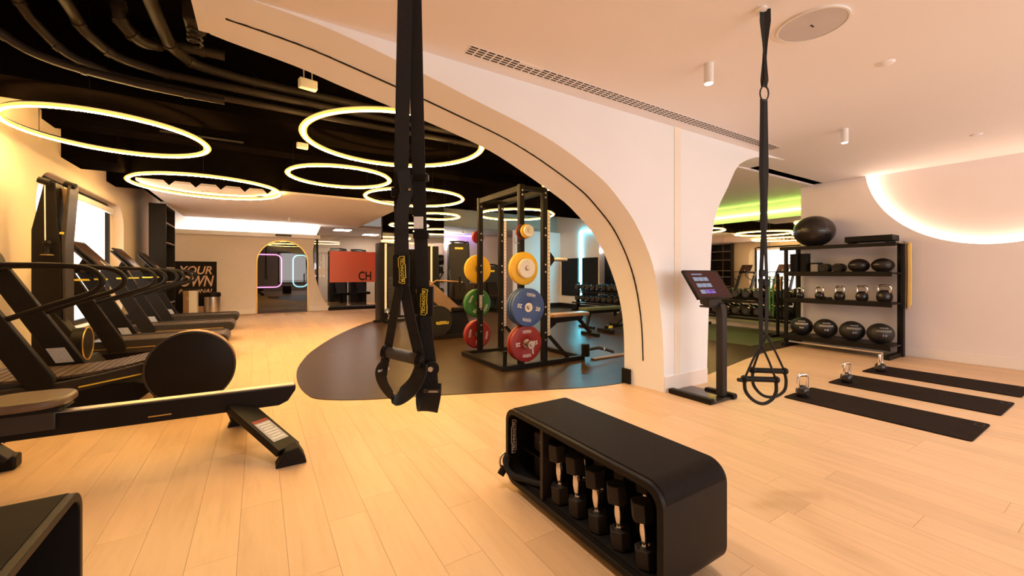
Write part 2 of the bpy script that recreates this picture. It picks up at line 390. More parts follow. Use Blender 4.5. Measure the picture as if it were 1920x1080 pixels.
# split the wall in two simple polygons above and below the window's mid line
half = len(hole) // 2
up_ = [p for p in hole if p[1] >= (wz0 + wz1) / 2]; lo_ = [p for p in hole if p[1] < (wz0 + wz1) / 2]
zm = (wz0 + wz1) / 2
wl.prism([(-4, zm), (wy0, zm)] + up_[::-1] + [(wy1, zm), (15, zm), (15, BH), (-4, BH)], 'x', -2.66, -2.36)
wl.prism([(-4, zm), (wy0, zm)] + lo_ + [(wy1, zm), (15, zm), (15, 0), (-4, 0)], 'x', -2.66, -2.36)
struct(wl.build('wall_left', 'cream_wall'))
w1 = MB()
for (y0, y1, z0, z1) in ((7.35, 7.45, .36, 2.66), (11.03, 11.12, .36, 2.66), (7.45, 11.03, .36, .50), (7.45, 11.03, 2.52, 2.66)): w1.box(-2.60, -2.52, y0, y1, z0, z1)
w1 = struct(w1.build('window_1', 'black'))
B(-2.585, -2.575, 7.45, 11.03, .50, 2.52).build('pane', 'window_day', w1)
struct(B(-2.64, -2.53, 11.12, 11.42, .36, 2.66).build('wall_window_reveal', 'white_paint'))
struct(MB().box(-2.51, -2.43, 7.5, 11.0, 2.44, 2.54).build('trim_1', 'white_paint', None, .01))
# ---- black ceiling, beams, soffits
bc = struct(MB().box(-2.66, 9.75, 3.3, 15.1, BH, BH + .1).box(-2.66, -.27, -4.1, 3.3, BH, BH + .1).build('ceiling_gym', 'black_ceiling'))
for k, (x0, x1, y0, y1, z0) in enumerate([(-2.36, 9.6, 5.40, 6.1, 3.02), (-2.36, 6.0, 7.6, 8.0, 3.25), (-1.78, 9.6, 9.0, 9.25, 2.90), (-2.36, -1.78, 8.2, 8.95, 2.90), (-2.36, -1.78, 10.2, 10.8, 2.95), (-2.36, -1.9, 6.1, 8.2, 3.36), (-2.36, -1.78, 10.8, 15.0, 3.30)]):
    struct(B(x0, x1, y0, y1, z0, BH).build('beam_%d' % (k + 1), 'black_ceiling'))
struct(B(-1.78, 2.95, 9.25, 15.0, 2.86, BH).build('soffit_back', 'back_wall'))
struct(B(4.8, 9.64, 12.2, 14.6, 2.78, 3.36).build('soffit_right', 'grey_fascia'))
struct(B(5.3, 9.64, 3.3, 6.5, 2.83, 2.92).build('soffit_dumbbell', 'back_wall'))
# ---- back wall: plain part, arched glass door, curved edge of the big opening
dc = .665; dr = .735
pts = [(-2.36, 0), (dc - dr, 0)] + arc(dc, 1.605, dr, 180, 0, 24) + [(dc + dr, 0)]
edge = resample([(2.09, 0), (1.83, .45), (1.62, 1.1), (1.54, 1.84), (1.60, 2.4), (1.78, 2.86)], 16)
struct(B(-2.36, -1.78, 15.0, 15.18, 2.86, BH).build('wall_back_upper', 'back_wall'))
wb = struct(MB().prism(pts + edge + [(-2.36, 2.86)], 'y', 15.0, 15.18).build('wall_back', 'back_wall'))
struct(MB().box(-2.36, dc - dr - .03, 14.982, 15.0, 0, .15).box(dc + dr + .03, 2.03, 14.982, 15.0, 0, .15).build('baseboard_back', 'skirting'))
led = struct(MB().box(-2.0, 1.72, 14.70, 15.0, 2.40, 2.44).box(-2.0, 1.72, 14.70, 14.72, 2.44, 2.52).build('trim_2', 'white_paint'))
B(-1.95, 1.66, 14.74, 14.78, 2.44, 2.46).build('led_strip', 'white_led', led)
dr_ = struct(MB().box(dc - dr, dc + dr, 15.07, 15.085, 0, 1.605).prism(arc(dc, 1.605, dr, 0, 180, 24), 'y', 15.07, 15.085).build('door_1', 'dark_glass'))
fr = [(dc - dr + .02, 15.03, 0)] + [(p[0], 15.03, p[1]) for p in arc(dc, 1.605, dr - .02, 180, 0, 24)] + [(dc + dr - .02, 15.03, 0)]
MB().ribbon(fr, (0, 1, 0), .08, .03).build('door_frame', 'gold', dr_)
MB().tube([(1.28, 15.04, .95), (1.28, 15.0, .95), (1.28, 15.0, 1.25), (1.28, 15.04, 1.25)], .012).build('door_handle', 'black', dr_)
# dark room behind the door
struct(MB().box(-1.6, 1.72, 17.4, 17.5, 0, 2.86).box(-1.7, -1.6, 15.18, 17.5, 0, 2.86).box(1.66, 1.72, 15.2, 17.4, 0, 2.86).build('wall_studio', 'black_pipe'))
struct(B(-1.7, 1.72, 15.0, 17.5, -.1, -.004).build('floor_studio', 'bronze'))
struct(B(-1.7, 8, 15.0, 19, 2.86, 2.95).build('ceiling_studio', 'back_wall'))
def neon(u0, u1, v, z0, z1, mat, label, r=.2):
    p = [(a, v, b_) for a, b_ in rrect(u0, u1, z0, z1, r, 6)]
    return tag(MB().tube(p, .022, 8, True).build('neon_frame', mat), label, 'neon light')
neon(-.55, .72, 17.36, .75, 1.95, 'pink_neon', 'pink rounded neon outline glowing behind the arched glass door')
neon(1.10, 1.60, 17.36, .75, 1.95, 'cyan_neon', 'pale blue rounded neon outline behind the right of the glass door')
# mirror room behind the curved opening
struct(MB().box(1.72, 5.0, 18.6, 18.7, 0, 2.86).box(4.9, 5.0, 15, 18.6, 0, 2.86).build('wall_machine_room', 'cream_wall'))
struct(B(1.66, 4.9, 15.0, 18.6, -.1, .0).build('floor_machine_room', 'wood_under'))
struct(B(2.0, 4.8, 14.98, 15.6, .0, .10).build('trim_3', 'black_matte'))
B(1.6, 4.8, 15.2, 15.21, .1, 2.86).build('window_3', 'clear_glass')['kind'] = 'structure'
# mirror column and the wall behind the power rack
mcx = struct(B(2.95, 4.8, 11.62, 11.72, 0, BH).build('wall_mirror_column', 'black_matte'))
for i in range(2): B(2.96 + i * .925, 2.96 + i * .925 + .915, 11.60, 11.62, .05, 3.0).build('mirror_panel', 'mirror', mcx)
struct(B(3.95, 4.8, 11.72, 15.0, 0, BH).build('wall_core', 'black_matte'))
struct(B(4.8, 9.75, 14.5, 14.6, 0, BH).build('wall_back_gym', 'pink_wall'))
struct(B(7.6, 9.64, 12.0, 12.12, 0, 2.78).build('wall_pier', 'pink_wall'))
struct(B(7.6, 9.62, 11.985, 12.0, .006, .16).build('baseboard_pier', 'black_matte'))
wg = struct(B(9.64, 9.75, 3.5, 14.6, 0, BH).build('wall_gym', 'pink_wall'))
for i in range(6): B(9.615, 9.635, 3.55 + i * 1.06, 3.55 + i * 1.06 + 1.052, .12, 2.47).build('mirror_panel', 'mirror', wg)
struct(B(9.61, 9.64, 9.95, 12.0, .006, .16).build('baseboard_mirror', 'black_matte'))
def strip(name, label, cat_, mb_, mat, hous=None):
    t = tag(mb_.build(name, mat), label, cat_); return t
strip('led_strip', 'lime green light strip above the mirror in the dumbbell corner', 'light strip', B(9.60, 9.638, 3.52, 6.5, 2.61, 2.635), 'green_led')
strip('led_strip', 'upright turquoise light strip on the wall behind the far dumbbells', 'light strip', B(9.60, 9.638, 10.81, 10.85, .30, 2.74), 'cyan_led')
strip('led_strip', 'turquoise light strip running along the top of the far pale wall', 'light strip', B(9.60, 9.638, 8.6, 10.80, 2.72, 2.75), 'cyan_led')
strip('led_strip', 'violet light strip under the soffit behind the power rack', 'light strip', B(5.0, 7.4, 14.3, 14.34, 2.70, 2.73), 'purple_led')
strip('led_strip', 'white light strip on the wall behind the weight plates', 'light strip', B(4.9, 6.6, 14.46, 14.498, 2.30, 2.42), 'white_led')
for i, (y0, y1, lb) in enumerate(((10.95, 11.85, 'left'), (9.98, 10.72, 'right'))):
    tag(B(9.58, 9.638, y0, y1, .45, 1.80).build('wall_pad', 'black_matte', None, .01), 'tall black wall pad %s of the upright turquoise strip' % lb, 'wall pad', 'black wall pads')
# ================================================================== CEILING THINGS
def ring(u, v, r, z, label):
    t = thing('ring_light', label, 'ring light', (u, v, z), 0, 'glowing ring lamps under the black ceiling')
    n = 72; prof = .016
    def tor(dr_, dz, rr, m=8):
        return MB().rings([[Vector(((r + dr_ + rr * math.cos(2 * PI * k / m)) * math.cos(2 * PI * i / n), (r + dr_ + rr * math.cos(2 * PI * k / m)) * math.sin(2 * PI * i / n), dz + rr * math.sin(2 * PI * k / m))) for k in range(m)] for i in range(n)], True, True)
    tor(0, 0, .0165).build('diffuser', 'ring_glow', t)
    e = tor(.027, 0.004, .0125, 6); e2 = tor(-.027, .004, .0125, 6); e.add(e2.v, e2.f).build('halo_tube', 'ring_halo', t)  # orange tubes added to imitate the glow around the bright core
    tor(0, .034, .014, 4).build('housing', 'black', t)
    for a in (30, 150, 270): MB().cyl((r * math.cos(R(a)), r * math.sin(R(a)), .03), (r * math.cos(R(a)), r * math.sin(R(a)), BH - z), .003, n=5).build('suspension_wire', 'black', t)
    return t
ring(-1.354, 6.174, .82, 2.8, 'large glowing ring lamp above the treadmills, leftmost in the photo')
ring(1.396, 4.794, 1.0, 2.8, 'large glowing ring lamp behind the front suspension straps, nearest the arch')
ring(1.119, 6.988, .75, 2.8, 'small glowing ring lamp just left of the front suspension straps')
ring(-.742, 9.092, 1.09, 2.8, 'wide glowing ring lamp hanging in front of the pale back soffit')
ring(2.726, 8.112, .97, 2.8, 'glowing ring lamp behind the straps, lowest of the middle three in the photo')
ring(4.90, 5.15, .88, 2.8, 'glowing ring lamp half hidden by the arch above the power rack')
ring(5.75, 9.0, .98, 2.8, 'distant glowing ring lamp behind the power rack posts')
ring(4.1, 10.4, .6, 2.8, 'small far glowing ring lamp in front of the mirrored column')
# spots in the plaster ceiling
def spot(u, v, label, on=True, z=CH):
    t = thing('spot_lamp', label, 'ceiling lamp', (u, v, z), 0, 'white cylinder spots')
    MB().cyl((0, 0, 0), (0, 0, -.15), .034, n=20).build('housing', 'white_paint', t)
    MB().cyl((0, 0, -.150), (0, 0, -.154), .027, n=16).build('lens', 'spot_glow', t)
    if on:
        l = bpy.data.lights.new('spot', 'SPOT'); l.energy = SPOT_W; l.spot_size = R(95); l.spot_blend = .7; l.shadow_soft_size = .13; l.color = (1, .86, .72)
        lo = bpy.data.objects.new('spot_beam', l); col.objects.link(lo); lo.parent = t; lo.location = (0, 0, -.17)
    return t
spot(2.90, 1.82, 'white cylinder ceiling spot lamp beside the long slotted vent')
spot(5.49, 1.85, 'white cylinder ceiling spot lamp nearer the glowing half moon')
spot(.6, -1.2, 'added unseen spot lamp behind the camera brightening floor and ceiling, left one')  # three unseen spots added to light the floor and bounce onto the ceiling
spot(3.0, -1.2, 'added unseen spot lamp behind the camera brightening floor and ceiling, middle one')
spot(5.6, -1.2, 'added unseen spot lamp behind the camera brightening floor and ceiling, right one')
spot(.6, 1.83, 'white cylinder ceiling spot lamp above the foreground straps')
spot(6.0, 12.8, 'small white spot lamp under the violet lit soffit behind the rack', z=2.78)
spot(.75, 13.2, 'small white spot lamp on the soffit in front of the arched door', z=2.86)
# linear slot vent
t = thing('slot_vent', 'long black slotted air vent in the pink ceiling along the arch wall', 'air vent', (1.25, 2.6, CH))
B(0, 4.36, -.055, .055, -.003, .0).build('vent_plate', 'pink_ceiling', t)
sl = MB()
for rI in range(4):
    for i in range(62):
        if rI == 0 and 5 < i < 9: continue
        x = .012 + i * .07; y = -.048 + rI * .030
        sl.box(x, x + .054, y, y + .014, -.0045, -.002)
o = sl.build('slots', 'ink', t); o['kind'] = 'stuff'
t = thing('ceiling_speaker', 'round grey ceiling speaker beside the right suspension strap', 'speaker', (3.0, 1.18, CH))
MB().lathe([(.001, -.010), (.175, -.010), (.18, -.006), (.18, 0)], 40).build('grille', 'grille_grey', t)
MB().lathe([(.18, -.012), (.192, -.012), (.192, 0), (.18, 0), (.18, -.012)], 40).build('rim', 'white_paint', t)
B(-.018, .018, -.004, .004, -.013, -.009).build('badge', 'ink', t)
for (u, v, lb) in ((4.02, 1.10, 'flat round ceiling detector right of the grey speaker'), (6.98, 1.12, 'flat round ceiling detector nearest the half moon light')):
    tag(MB().lathe([(.001, -.012), (.04, -.012), (.052, -.004), (.054, 0)], 24).build('detector', 'pink_ceiling', None, 0, (u, v, CH)), lb, 'detector')
# vent and slot on the back soffit
tag(MB().box(0, 1.15, -.05, .05, -.004, 0).build('soffit_vent', 'graphite', None, 0, (-.95, 9.9, 2.86)), 'dark slotted vent set in the pale soffit behind the wide ring lamp', 'air vent')
t = thing('exit_sensor', 'small black sensor box over the arched glass door', 'sensor', (dc, 14.70, 2.46))
B(-.22, .22, -.05, 0, -.03, .03).build('housing', 'black', t, .008); B(-.18, .18, -.054, -.05, -.015, .012).build('lens', 'black_gloss', t)
# black pipes below the black ceiling
def pipe(pts, r, label, n=6):
    t = MB().tube(smooth_curve(pts, n), r, 12)
    p = smooth_curve(pts, n)
    for i in range(3, len(p) - 1, 6):
        d = (p[i + 1] - p[i - 1]).normalized(); t.cyl(p[i] - d * .02, p[i] + d * .02, r * 1.18, n=12)
    return tag(t.build('pipe', 'black_pipe'), label, 'pipe', 'black pipes under the gym ceiling')
pipe([(-.72, -1.0, 3.42), (-.72, 3.0, 3.42), (-.72, 4.6, 3.42), (-.66, 5.08, 3.42), (-.35, 5.27, 3.39), (1.0, 5.31, 3.37), (7.0, 5.31, 3.37)], .05, 'thick black pipe bending along the near ceiling beam')
pipe([(-1.32, -1.0, 3.45), (-1.32, 3.0, 3.45), (-1.31, 4.6, 3.44), (-1.26, 5.02, 3.36), (-.95, 5.22, 3.27), (.2, 5.27, 3.25), (7.0, 5.27, 3.25)], .042, 'slim black pipe left of the thick one, turning along the beam')
pipe([(-1.64, -1.0, 3.52), (-1.64, 3.0, 3.52), (-1.63, 4.5, 3.5), (-1.58, 5.0, 3.35), (-1.3, 5.22, 3.18), (-.4, 5.30, 3.14), (5.0, 5.30, 3.14)], .036, 'thin black conduit sweeping across the upper left ceiling')
pipe([(-1.95, -1.0, 3.4), (-1.95, 3.0, 3.4), (-1.94, 4.3, 3.38), (-1.88, 4.9, 3.3), (-1.6, 5.1, 3.14), (-1.0, 5.12, 3.06), (-.3, 5.14, 3.05)], .036, 'black conduit nearest the left wall curving down to the beam')
pipe([(-1.02, 4.75, 3.62), (-1.02, 4.77, 3.5), (-1.0, 4.82, 3.44), (-.9, 4.98, 3.40), (-.7, 5.12, 3.5), (-.3, 5.14, 3.52)], .05, 'short thick black elbow duct between the ceiling pipes')
pipe([(-.5, 6.3, 3.25), (.2, 6.3, 3.25), (2.0, 6.3, 3.25), (8.0, 6.3, 3.25)], .03, 'straight black pipe behind the near ceiling beam')
t = thing('projector_bracket', 'black box fitting with coiled cable hanging beside the plaster ceiling edge', 'ceiling fitting', (-.46, 4.35, 3.45))
B(-.07, .07, -.12, .12, -.1, .12).build('housing', 'black_pipe', t, .02)
MB().tube([(.0 + .05 * math.cos(i * .9), -.0 + .05 * math.sin(i * .9), -.1 - i * .006) for i in range(24)], .012).build('coil', 'black_pipe', t)
B(-.02, .02, -.02, .02, .12, .35).build('bracket', 'black_pipe', t)
def emergency(u, v, z, label):
    t = thing('emergency_lamp', label, 'emergency light', (u, v, z), R(10))
    B(-.075, .075, -.035, .035, -.045, .04).build('housing', 'white_paint', t, .008)
    for s in (-1, 1): MB().cyl((s * .035, 0, .04), (s * .035, 0, .16), .006, n=6).build('hook', 'steel', t)
    B(-.02, .02, -.02, .02, .15, BH - z).build('stem', 'black_pipe', t)
emergency(.38, 4.12, 2.99, 'small white emergency lamp hanging below the plaster arch edge')
emergency(.55, 6.75, 3.16, 'tiny white emergency lamp left of the nearest ring lamp')
t = thing('smoke_detector', 'round cream smoke detector under the nearest ring lamp', 'detector', (1.45, 7.4, BH))
MB().lathe([(.001, -.06), (.05, -.06), (.08, -.03), (.08, 0)], 20).build('body', 'plate_white', t)
tag(MB().beam((-1.2, 7.58, 3.3), (-.2, 7.58, 3.3), .05, .02).build('cable_tray', 'steel'), 'thin metal cable tray glinting below the black ceiling beam', 'cable tray')
for k in range(5):
    tag(MB().prism([(-.14, 0), (.14, 0), (0, -.15)], 'y', -.03, .0).build('ceiling_baffle', 'black_ceiling', None, 0, (-1.3 + k * .36, 8.98, 2.92)), 'dark pointed baffle seen inside the wide ring lamp, %s from the left' % ['first', 'second', 'third', 'fourth', 'fifth'][k], 'baffle', 'row of pointed ceiling baffles')
# ================================================================== CARDIO ROW
def rail_loop(y): return smooth_curve([(-2.16, y, 1.335), (-1.75, y, 1.338), (-1.45, y, 1.335), (-1.29, y, 1.305), (-1.21, y, 1.225), (-1.225, y, 1.14), (-1.31, y, 1.075), (-1.5, y, 1.0), (-1.79, y, .88)], 5)
def upright(y0, y1, zb):
    return MB().prism([(-1.66, zb), (-1.50, zb), (-1.56 + .06, zb + .1), (-2.02, 1.33), (-2.18, 1.33), (-2.18, 1.30)], 'y', y0, y1)
def console(t, cy):
    # tilted tablet on a bracket, facing the runner
    a = math.atan2(.32, -.28)       # slope direction in xz
    m = Matrix.Translation((-1.93, cy, 1.52)) @ Matrix.Rotation(R(50), 4, 'Y')
    c_ = MB().box(-.22, .22, -.27, .27, -.012, .012, m).build('console', 'black', t, .008)
    MB().box(-.19, .20, -.24, .24, .012, .015, m).build('screen', 'screen_dark', c_)
    MB().box(-.20, .235, -.25, .25, -.06, -.035, m).build('console_back', 'graphite', c_, .008)
    MB().beam((-2.05, cy, 1.28), (-1.97, cy, 1.46), .16, .05).build('console_arm', 'black', t, .006)
    MB().box(.12, .20, -.02, .02, .015, .018, m).build('start_button', 'sticker', c_)
def treadmill(v, label):
    t = thing('treadmill', label, 'treadmill', (0, v, 0), 0, 'row of black treadmills facing the window')
    for y0, y1 in ((.0, .06), (.74, .80)):
        u_ = upright(y0, y1, .22).build('upright', 'black', t, .006)
        if y0 > .4: MB().prism([(-1.68, .34), (-1.57, .34), (-1.63, .47), (-1.74, .47)], 'y', y0 - .004, y0 - .001).build('sticker', 'sticker', u_)
        MB().prism([(-1.98, 1.17), (-1.84, 1.17), (-1.85, 1.195), (-1.99, 1.195)], 'y', y0 - .005, y0 - .001).build('logo_plate', 'yellow_mark', u_)
        MB().tube(rail_loop((y0 + y1) / 2), .021, 10).build('handrail', 'black', t)
    for y0, y1 in ((.02, .13), (.67, .78)):
        pr_ = [(-2.1, .20), (-.5, .20)] + arc(-.47, .285, .085, -90, 80, 8) + [(-.55, .37), (-2.1, .37)]
        s_ = MB().prism(pr_, 'y', y0, y1).build('side_rail', 'charcoal', t, .006)
        B(-1.9, -.55, y0 - .004 if y0 < .4 else y1 + .001, y0 - .001 if y0 < .4 else y1 + .004, .265, .275).build('trim_line', 'gold', s_)
    bl = MB()
    for i in range(46): bl.box(-2.02 + i * .034, -2.02 + i * .034 + .029, .13, .67, .325, .358)
    for i in range(9):
        a = R(80 - i * 21); m = Matrix.Translation((-.46 + .066 * math.cos(a), .4, .285 + .066 * math.sin(a))) @ Matrix.Rotation(-a, 4, 'Y'); bl.box(-.012, .012, -.27, .27, -.012, .012, m)
    bo = bl.build('belt', 'slat', t); bo['kind'] = 'stuff'
    MB().box(-2.0, -.7, .16, .64, .08, .30).build('motor_frame', 'black_matte', t)
    MB().prism([(-2.28, .10), (-1.95, .10), (-1.90, .40), (-2.05, .50), (-2.28, .44)], 'y', .06, .74).build('motor_hood', 'black', t, .02)
    for x in (-2.15, -.75):
        for y in (.1, .7): MB().cyl((x, y, 0), (x, y, .21), .03, n=10).build('foot', 'black', t)
    MB().beam((-2.1, .03, 1.30), (-2.1, .77, 1.30), .10, .07).build('cross_bar', 'black', t, .01)
    console(t, .4); return t
T = treadmill(7.3, 'black treadmill with tilted tablet, nearest of the three flat-deck treadmills by the window')
dup(T, (0, 9.1, 0), 0, 'black treadmill with tilted tablet, middle of the three flat-deck treadmills')
dup(T, (0, 10.85, 0), 0, 'black treadmill farthest back, beside the tall black shelf')
# manual curved treadmill with the big disc
t = thing('curved_treadmill', 'black curved slat treadmill with a large round end disc, nearest the camera', 'treadmill', (0, 5.05, 0))
MB().cyl((-.55, -.09, .355), (-.55, .10, .355), .352, n=56).build('end_drum', 'bronze', t, .02, seg=3)
MB().lathe([(.001, 0), (.325, 0), (.34, .006), (.352, .02), (.352, .03)], 56, Matrix.Translation((-.55, -.11, .355)) @ Matrix.Rotation(-PI / 2, 4, 'X')).build('end_disc', 'black', t)
MB().lathe([(.338, -.003), (.356, -.003), (.356, .016), (.338, .016), (.338, -.003)], 56, Matrix.Translation((-.55, -.106, .355)) @ Matrix.Rotation(-PI / 2, 4, 'X')).build('disc_rim', 'graphite', t)
bz = smooth_curve([(-.86, 0, .445), (-1.05, 0, .40), (-1.35, 0, .355), (-1.7, 0, .345), (-2.0, 0, .365), (-2.28, 0, .42)], 5)
for i in range(len(bz) - 1):
    p, q = bz[i], bz[i + 1]; d = (q - p)
    k = MB().beam((p.x + d.x * .09, .40, p.z + d.z * .09), (q.x - d.x * .09, .40, q.z - d.z * .09), .62, .022)
    k.build('slat', 'slat', t)
for y0, y1 in ((.015, .075), (.745, .805)):
    top = [(p.x, p.z + .015) for p in smooth_curve([(-.82, 0, .43), (-1.2, 0, .345), (-1.6, 0, .29), (-2.0, 0, .285), (-2.3, 0, .34)], 6)]
    bot = [(a, b_ - .11 + .03 * max(0, (a + 1.2))) for a, b_ in top[::-1]]
    s_ = MB().prism(top + bot, 'y', y0, y1).build('side_rail', 'charcoal', t, .008)
    MB().beam((-.93, y0 - .002, .325), (-1.35, y0 - .002, .262), .004, .012).build('trim_line', 'yellow_mark', s_)
    u_ = upright(y0 - .01, y1 - .0, .27).build('upright', 'black', t, .008)
    if y0 > .4: MB().prism([(-1.70, .38), (-1.57, .38), (-1.64, .53), (-1.77, .53)], 'y', y0 - .014, y0 - .0105).build('sticker', 'sticker', u_)
    MB().tube(rail_loop((y0 + y1) / 2), .024, 12).build('handrail', 'black', t)
MB().prism([(-2.3, .04), (-1.0, .04), (-.82, .18), (-1.0, .24), (-2.3, .24)], 'y', .1, .72).build('base_frame', 'black_matte', t, .01)
for x in (-2.2, -1.05):
    for y in (.12, .70): MB().cyl((x, y, 0), (x, y, .06), .035, n=10).build('foot', 'black', t)
MB().prism([(-.86, .0), (-.70, .0), (-.76, .34), (-.82, .34)], 'y', .03, .07).build('strut', 'charcoal', t, .004)
MB().beam((-2.12, .03, 1.30), (-2.12, .77, 1.30), .10, .07).build('cross_bar', 'black', t, .01)
MB().lathe([(.001, -.03), (.12, -.03), (.16, -.01), (.16, .02), (.13, .035), (.001, .035)], 28, Matrix.Translation((-2.02, .40, 1.44)) @ Matrix.Rotation(R(60), 4, 'Y')).build('console', 'black', t)
MB().cyl((-1.98, .15, 1.34), (-1.98, .15, 1.40), .012, n=8).build('button', 'bronze', t)
# rowing machine
t = thing('rowing_machine', 'black rowing machine in the foreground with a pale metal rail top', 'rowing machine', (0, 3.6, 0))
MB().prism([(-1.95, .30), (.13, .265), (.19, .29), (.24, .365), (.245, .40), (-1.95, .425)], 'y', -.055, .055).build('rail', 'black', t, .006)
MB().prism([(-1.2, .4165), (.235, .4005), (.235, .408), (-1.2, .424)], 'y', -.035, .035).build('rail_track', 'alu', t)
B(-.62, -.50, -.0575, -.0555, .315, .322).build('trim_line', 'gold', t)
for (q, w_) in (((.17, -.47, .075), .16), ((-.12, .47, .075), .16)):
    MB().beam((-.13, q[1] * .06, .30), q, w_, .05).build('leg', 'black', t, .006)
for (x, y) in ((.19, -.51), (-.12, .51)):
    MB().prism([(x - .10, 0), (x + .085, 0), (x + .07, .05), (x + .035, .115), (x - .04, .10)], 'y', y - .06, y + .06).build('foot', 'black_matte', t, .008)
la, lb_ = Vector((-.13, -.03, .30)), Vector((.17, -.47, .075)); ld = (lb_ - la).normalized(); lx = ld.cross(Vector((0, 0, 1))).normalized(); ln = lx.cross(ld) * .0268
MB().beam(la.lerp(lb_, .42) + ln, la.lerp(lb_, .85) + ln, .11, .003).build('sticker', 'sticker', t)
MB().beam(la.lerp(lb_, .42) + ln * 1.06, la.lerp(lb_, .47) + ln * 1.06, .108, .003).build('sticker_header', 'plate_red', t)
pl_ = MB()
for k in range(7): pl_.beam(la.lerp(lb_, .50 + k * .048) + ln * 1.06, la.lerp(lb_, .515 + k * .048) + ln * 1.06, .09 - .012 * (k % 3), .0026)
pl_.build('printed_lines', 'white_paint', t)['kind'] = 'stuff'
# seat on its carriage
sp = [(-.975, .0), (-.985, .09), (-1.06, .17), (-1.25, .185), (-1.36, .13), (-1.38, 0)]; sp = sp + [(a, -b_) for a, b_ in sp[::-1][1:-1]]
MB().prism([(p.x, p.y) for p in smooth_curve([(a, b_, 0) for a, b_ in sp + sp[:1]], 4)[:-1]], 'z', .475, .525).build('seat', 'seat_orange_lit', t, .018, seg=3)
MB().prism([(-1.36, .44), (-1.0, .44), (-1.04, .475), (-1.34, .475)], 'y', -.11, .11).build('seat_carriage', 'black_matte', t, .006)
MB().box(-1.32, -1.04, -.075, -.057, .33, .45).box(-1.32, -1.04, .057, .075, .33, .45).build('roller_bracket', 'graphite', t, .004)
MB().prism([(-1.95, 0), (-1.60, 0), (-1.55, .30), (-1.85, .34)], 'y', -.30, .30).build('front_base', 'black', t, .015)
MB().cyl((-2.03, -.10, .52), (-2.03, .10, .52), .30, n=40).build('flywheel_housing', 'black', t, .02)
for y in (-.16, .16):
    fp = MB().beam((-1.30, y, .13), (-1.52, y, .38), .11, .03).build('footplate', 'charcoal', t, .006)
    MB().ribbon(smooth_curve([(-1.36, y - .06, .22), (-1.33, y - .03, .27), (-1.33, y + .03, .27), (-1.36, y + .06, .22)], 4), (.6, 0, -.7), .04, .004).build('strap', 'webbing', fp)
MB().beam((-1.85, .36, .05), (-1.33, .36, .045), .10, .09).build('front_foot', 'black', t, .015)
MB().beam((-1.7, .0, .25), (-1.7, .36, .06), .10, .08, (1, 0, 0)).build('front_leg', 'black', t, .01)
MB().cyl((-1.80, -.22, .60), (-1.80, .22, .60), .016, n=12).build('handle', 'black', t)
# ski trainer tower
t = thing('ski_trainer', 'tall black ski trainer tower with a white pull cord in front of the window', 'exercise machine', (0, 6.6, 0))
MB().prism([(-2.13, .0), (-2.13, 1.75), (-2.03, 2.30), (-1.945, 2.30), (-1.925, 1.83), (-1.90, 1.6), (-1.88, 0)], 'y', 0, .26).build('tower', 'black', t, .01)
MB().prism([(-1.90, 1.83), (-1.845, 2.27), (-1.825, 2.27), (-1.865, 1.6), (-1.862, .3), (-1.88, .3)], 'y', .0, .26).build('side_panel', 'graphite', t, .006)
MB().prism([(-1.94, 2.26), (-1.85, 2.24), (-1.90, 1.84)], 'y', .14, .25).build('guide_plate', 'bronze', t, .004)
for x, y in ((-2.01, -.03), (-1.845, .1)):
    MB().cyl((x - .045, y - .03, 2.30), (x + .045, y - .03, 2.27), .035, n=16).build('pulley', 'black', t)
MB().cyl((-2.008, -.045, 1.62), (-2.012, -.045, 2.28), .006, n=8).build('cord', 'white_paint', t)
h_ = MB().lathe([(.03, 1.63), (.034, 1.60), (.02, 1.58), (.02, 1.50), (.024, 1.49), (.05, 1.475), (.05, 1.465), (.01, 1.46)], 16, Matrix.Translation((-1.99, -.06, 0))).build('handle', 'black', t)
MB().lathe([(.048, 1.468), (.054, 1.468), (.054, 1.474), (.048, 1.474), (.048, 1.468)], 16, Matrix.Translation((-1.99, -.06, 0))).build('handle_ring', 'gold', h_)
MB().prism([(-1.91, 1.71), (-1.875, 1.71), (-1.875, 1.735), (-1.91, 1.735)], 'y', -.006, .0).build('logo_plate', 'yellow_mark', t)
MB().cyl((-1.78, -.05, .46), (-1.67, -.05, .46), .185, n=36).build('flywheel', 'black', t, .012)
MB().lathe([(.176, .110), (.188, .110), (.188, .118), (.176, .118), (.176, .110)], 36, Matrix.Translation((-1.78, -.05, .46)) @ Matrix.Rotation(PI / 2, 4, 'Y')).build('flywheel_rim', 'gold', t)
MB().beam((-1.78, -.02, .55), (-1.95, .05, .80), .10, .06).build('arm', 'black', t, .008)
MB().prism([(-2.3, 0), (-1.55, 0), (-1.55, .05), (-1.7, .28), (-1.80, .28), (-1.95, .08), (-2.3, .08)], 'y', -.15, .45).build('base', 'black_matte', t, .008)
# tall shelf by the window corner
t = thing('tall_shelf', 'tall narrow black open shelf unit standing beside the window', 'shelf', (-2.08, 11.95, 0))
MB().box(0, .30, 0, .03, 0, 2.84).build('side_panel', 'black', t); MB().box(0, .30, 1.12, 1.15, 0, 2.84).build('side_panel', 'black', t)
B(0, .02, .03, 1.12, 0, 2.84).build('back_panel', 'black_matte', t)
for z in (.05, .55, 1.05, 1.38, 1.95, 2.4, 2.80):
    s_ = B(.02, .30, .03, 1.12, z, z + .03).build('shelf_board', 'graphite', t)
    B(.298, .303, .03, 1.12, z + .005, z + .028).build('edge_strip', 'foam_grey', s_)
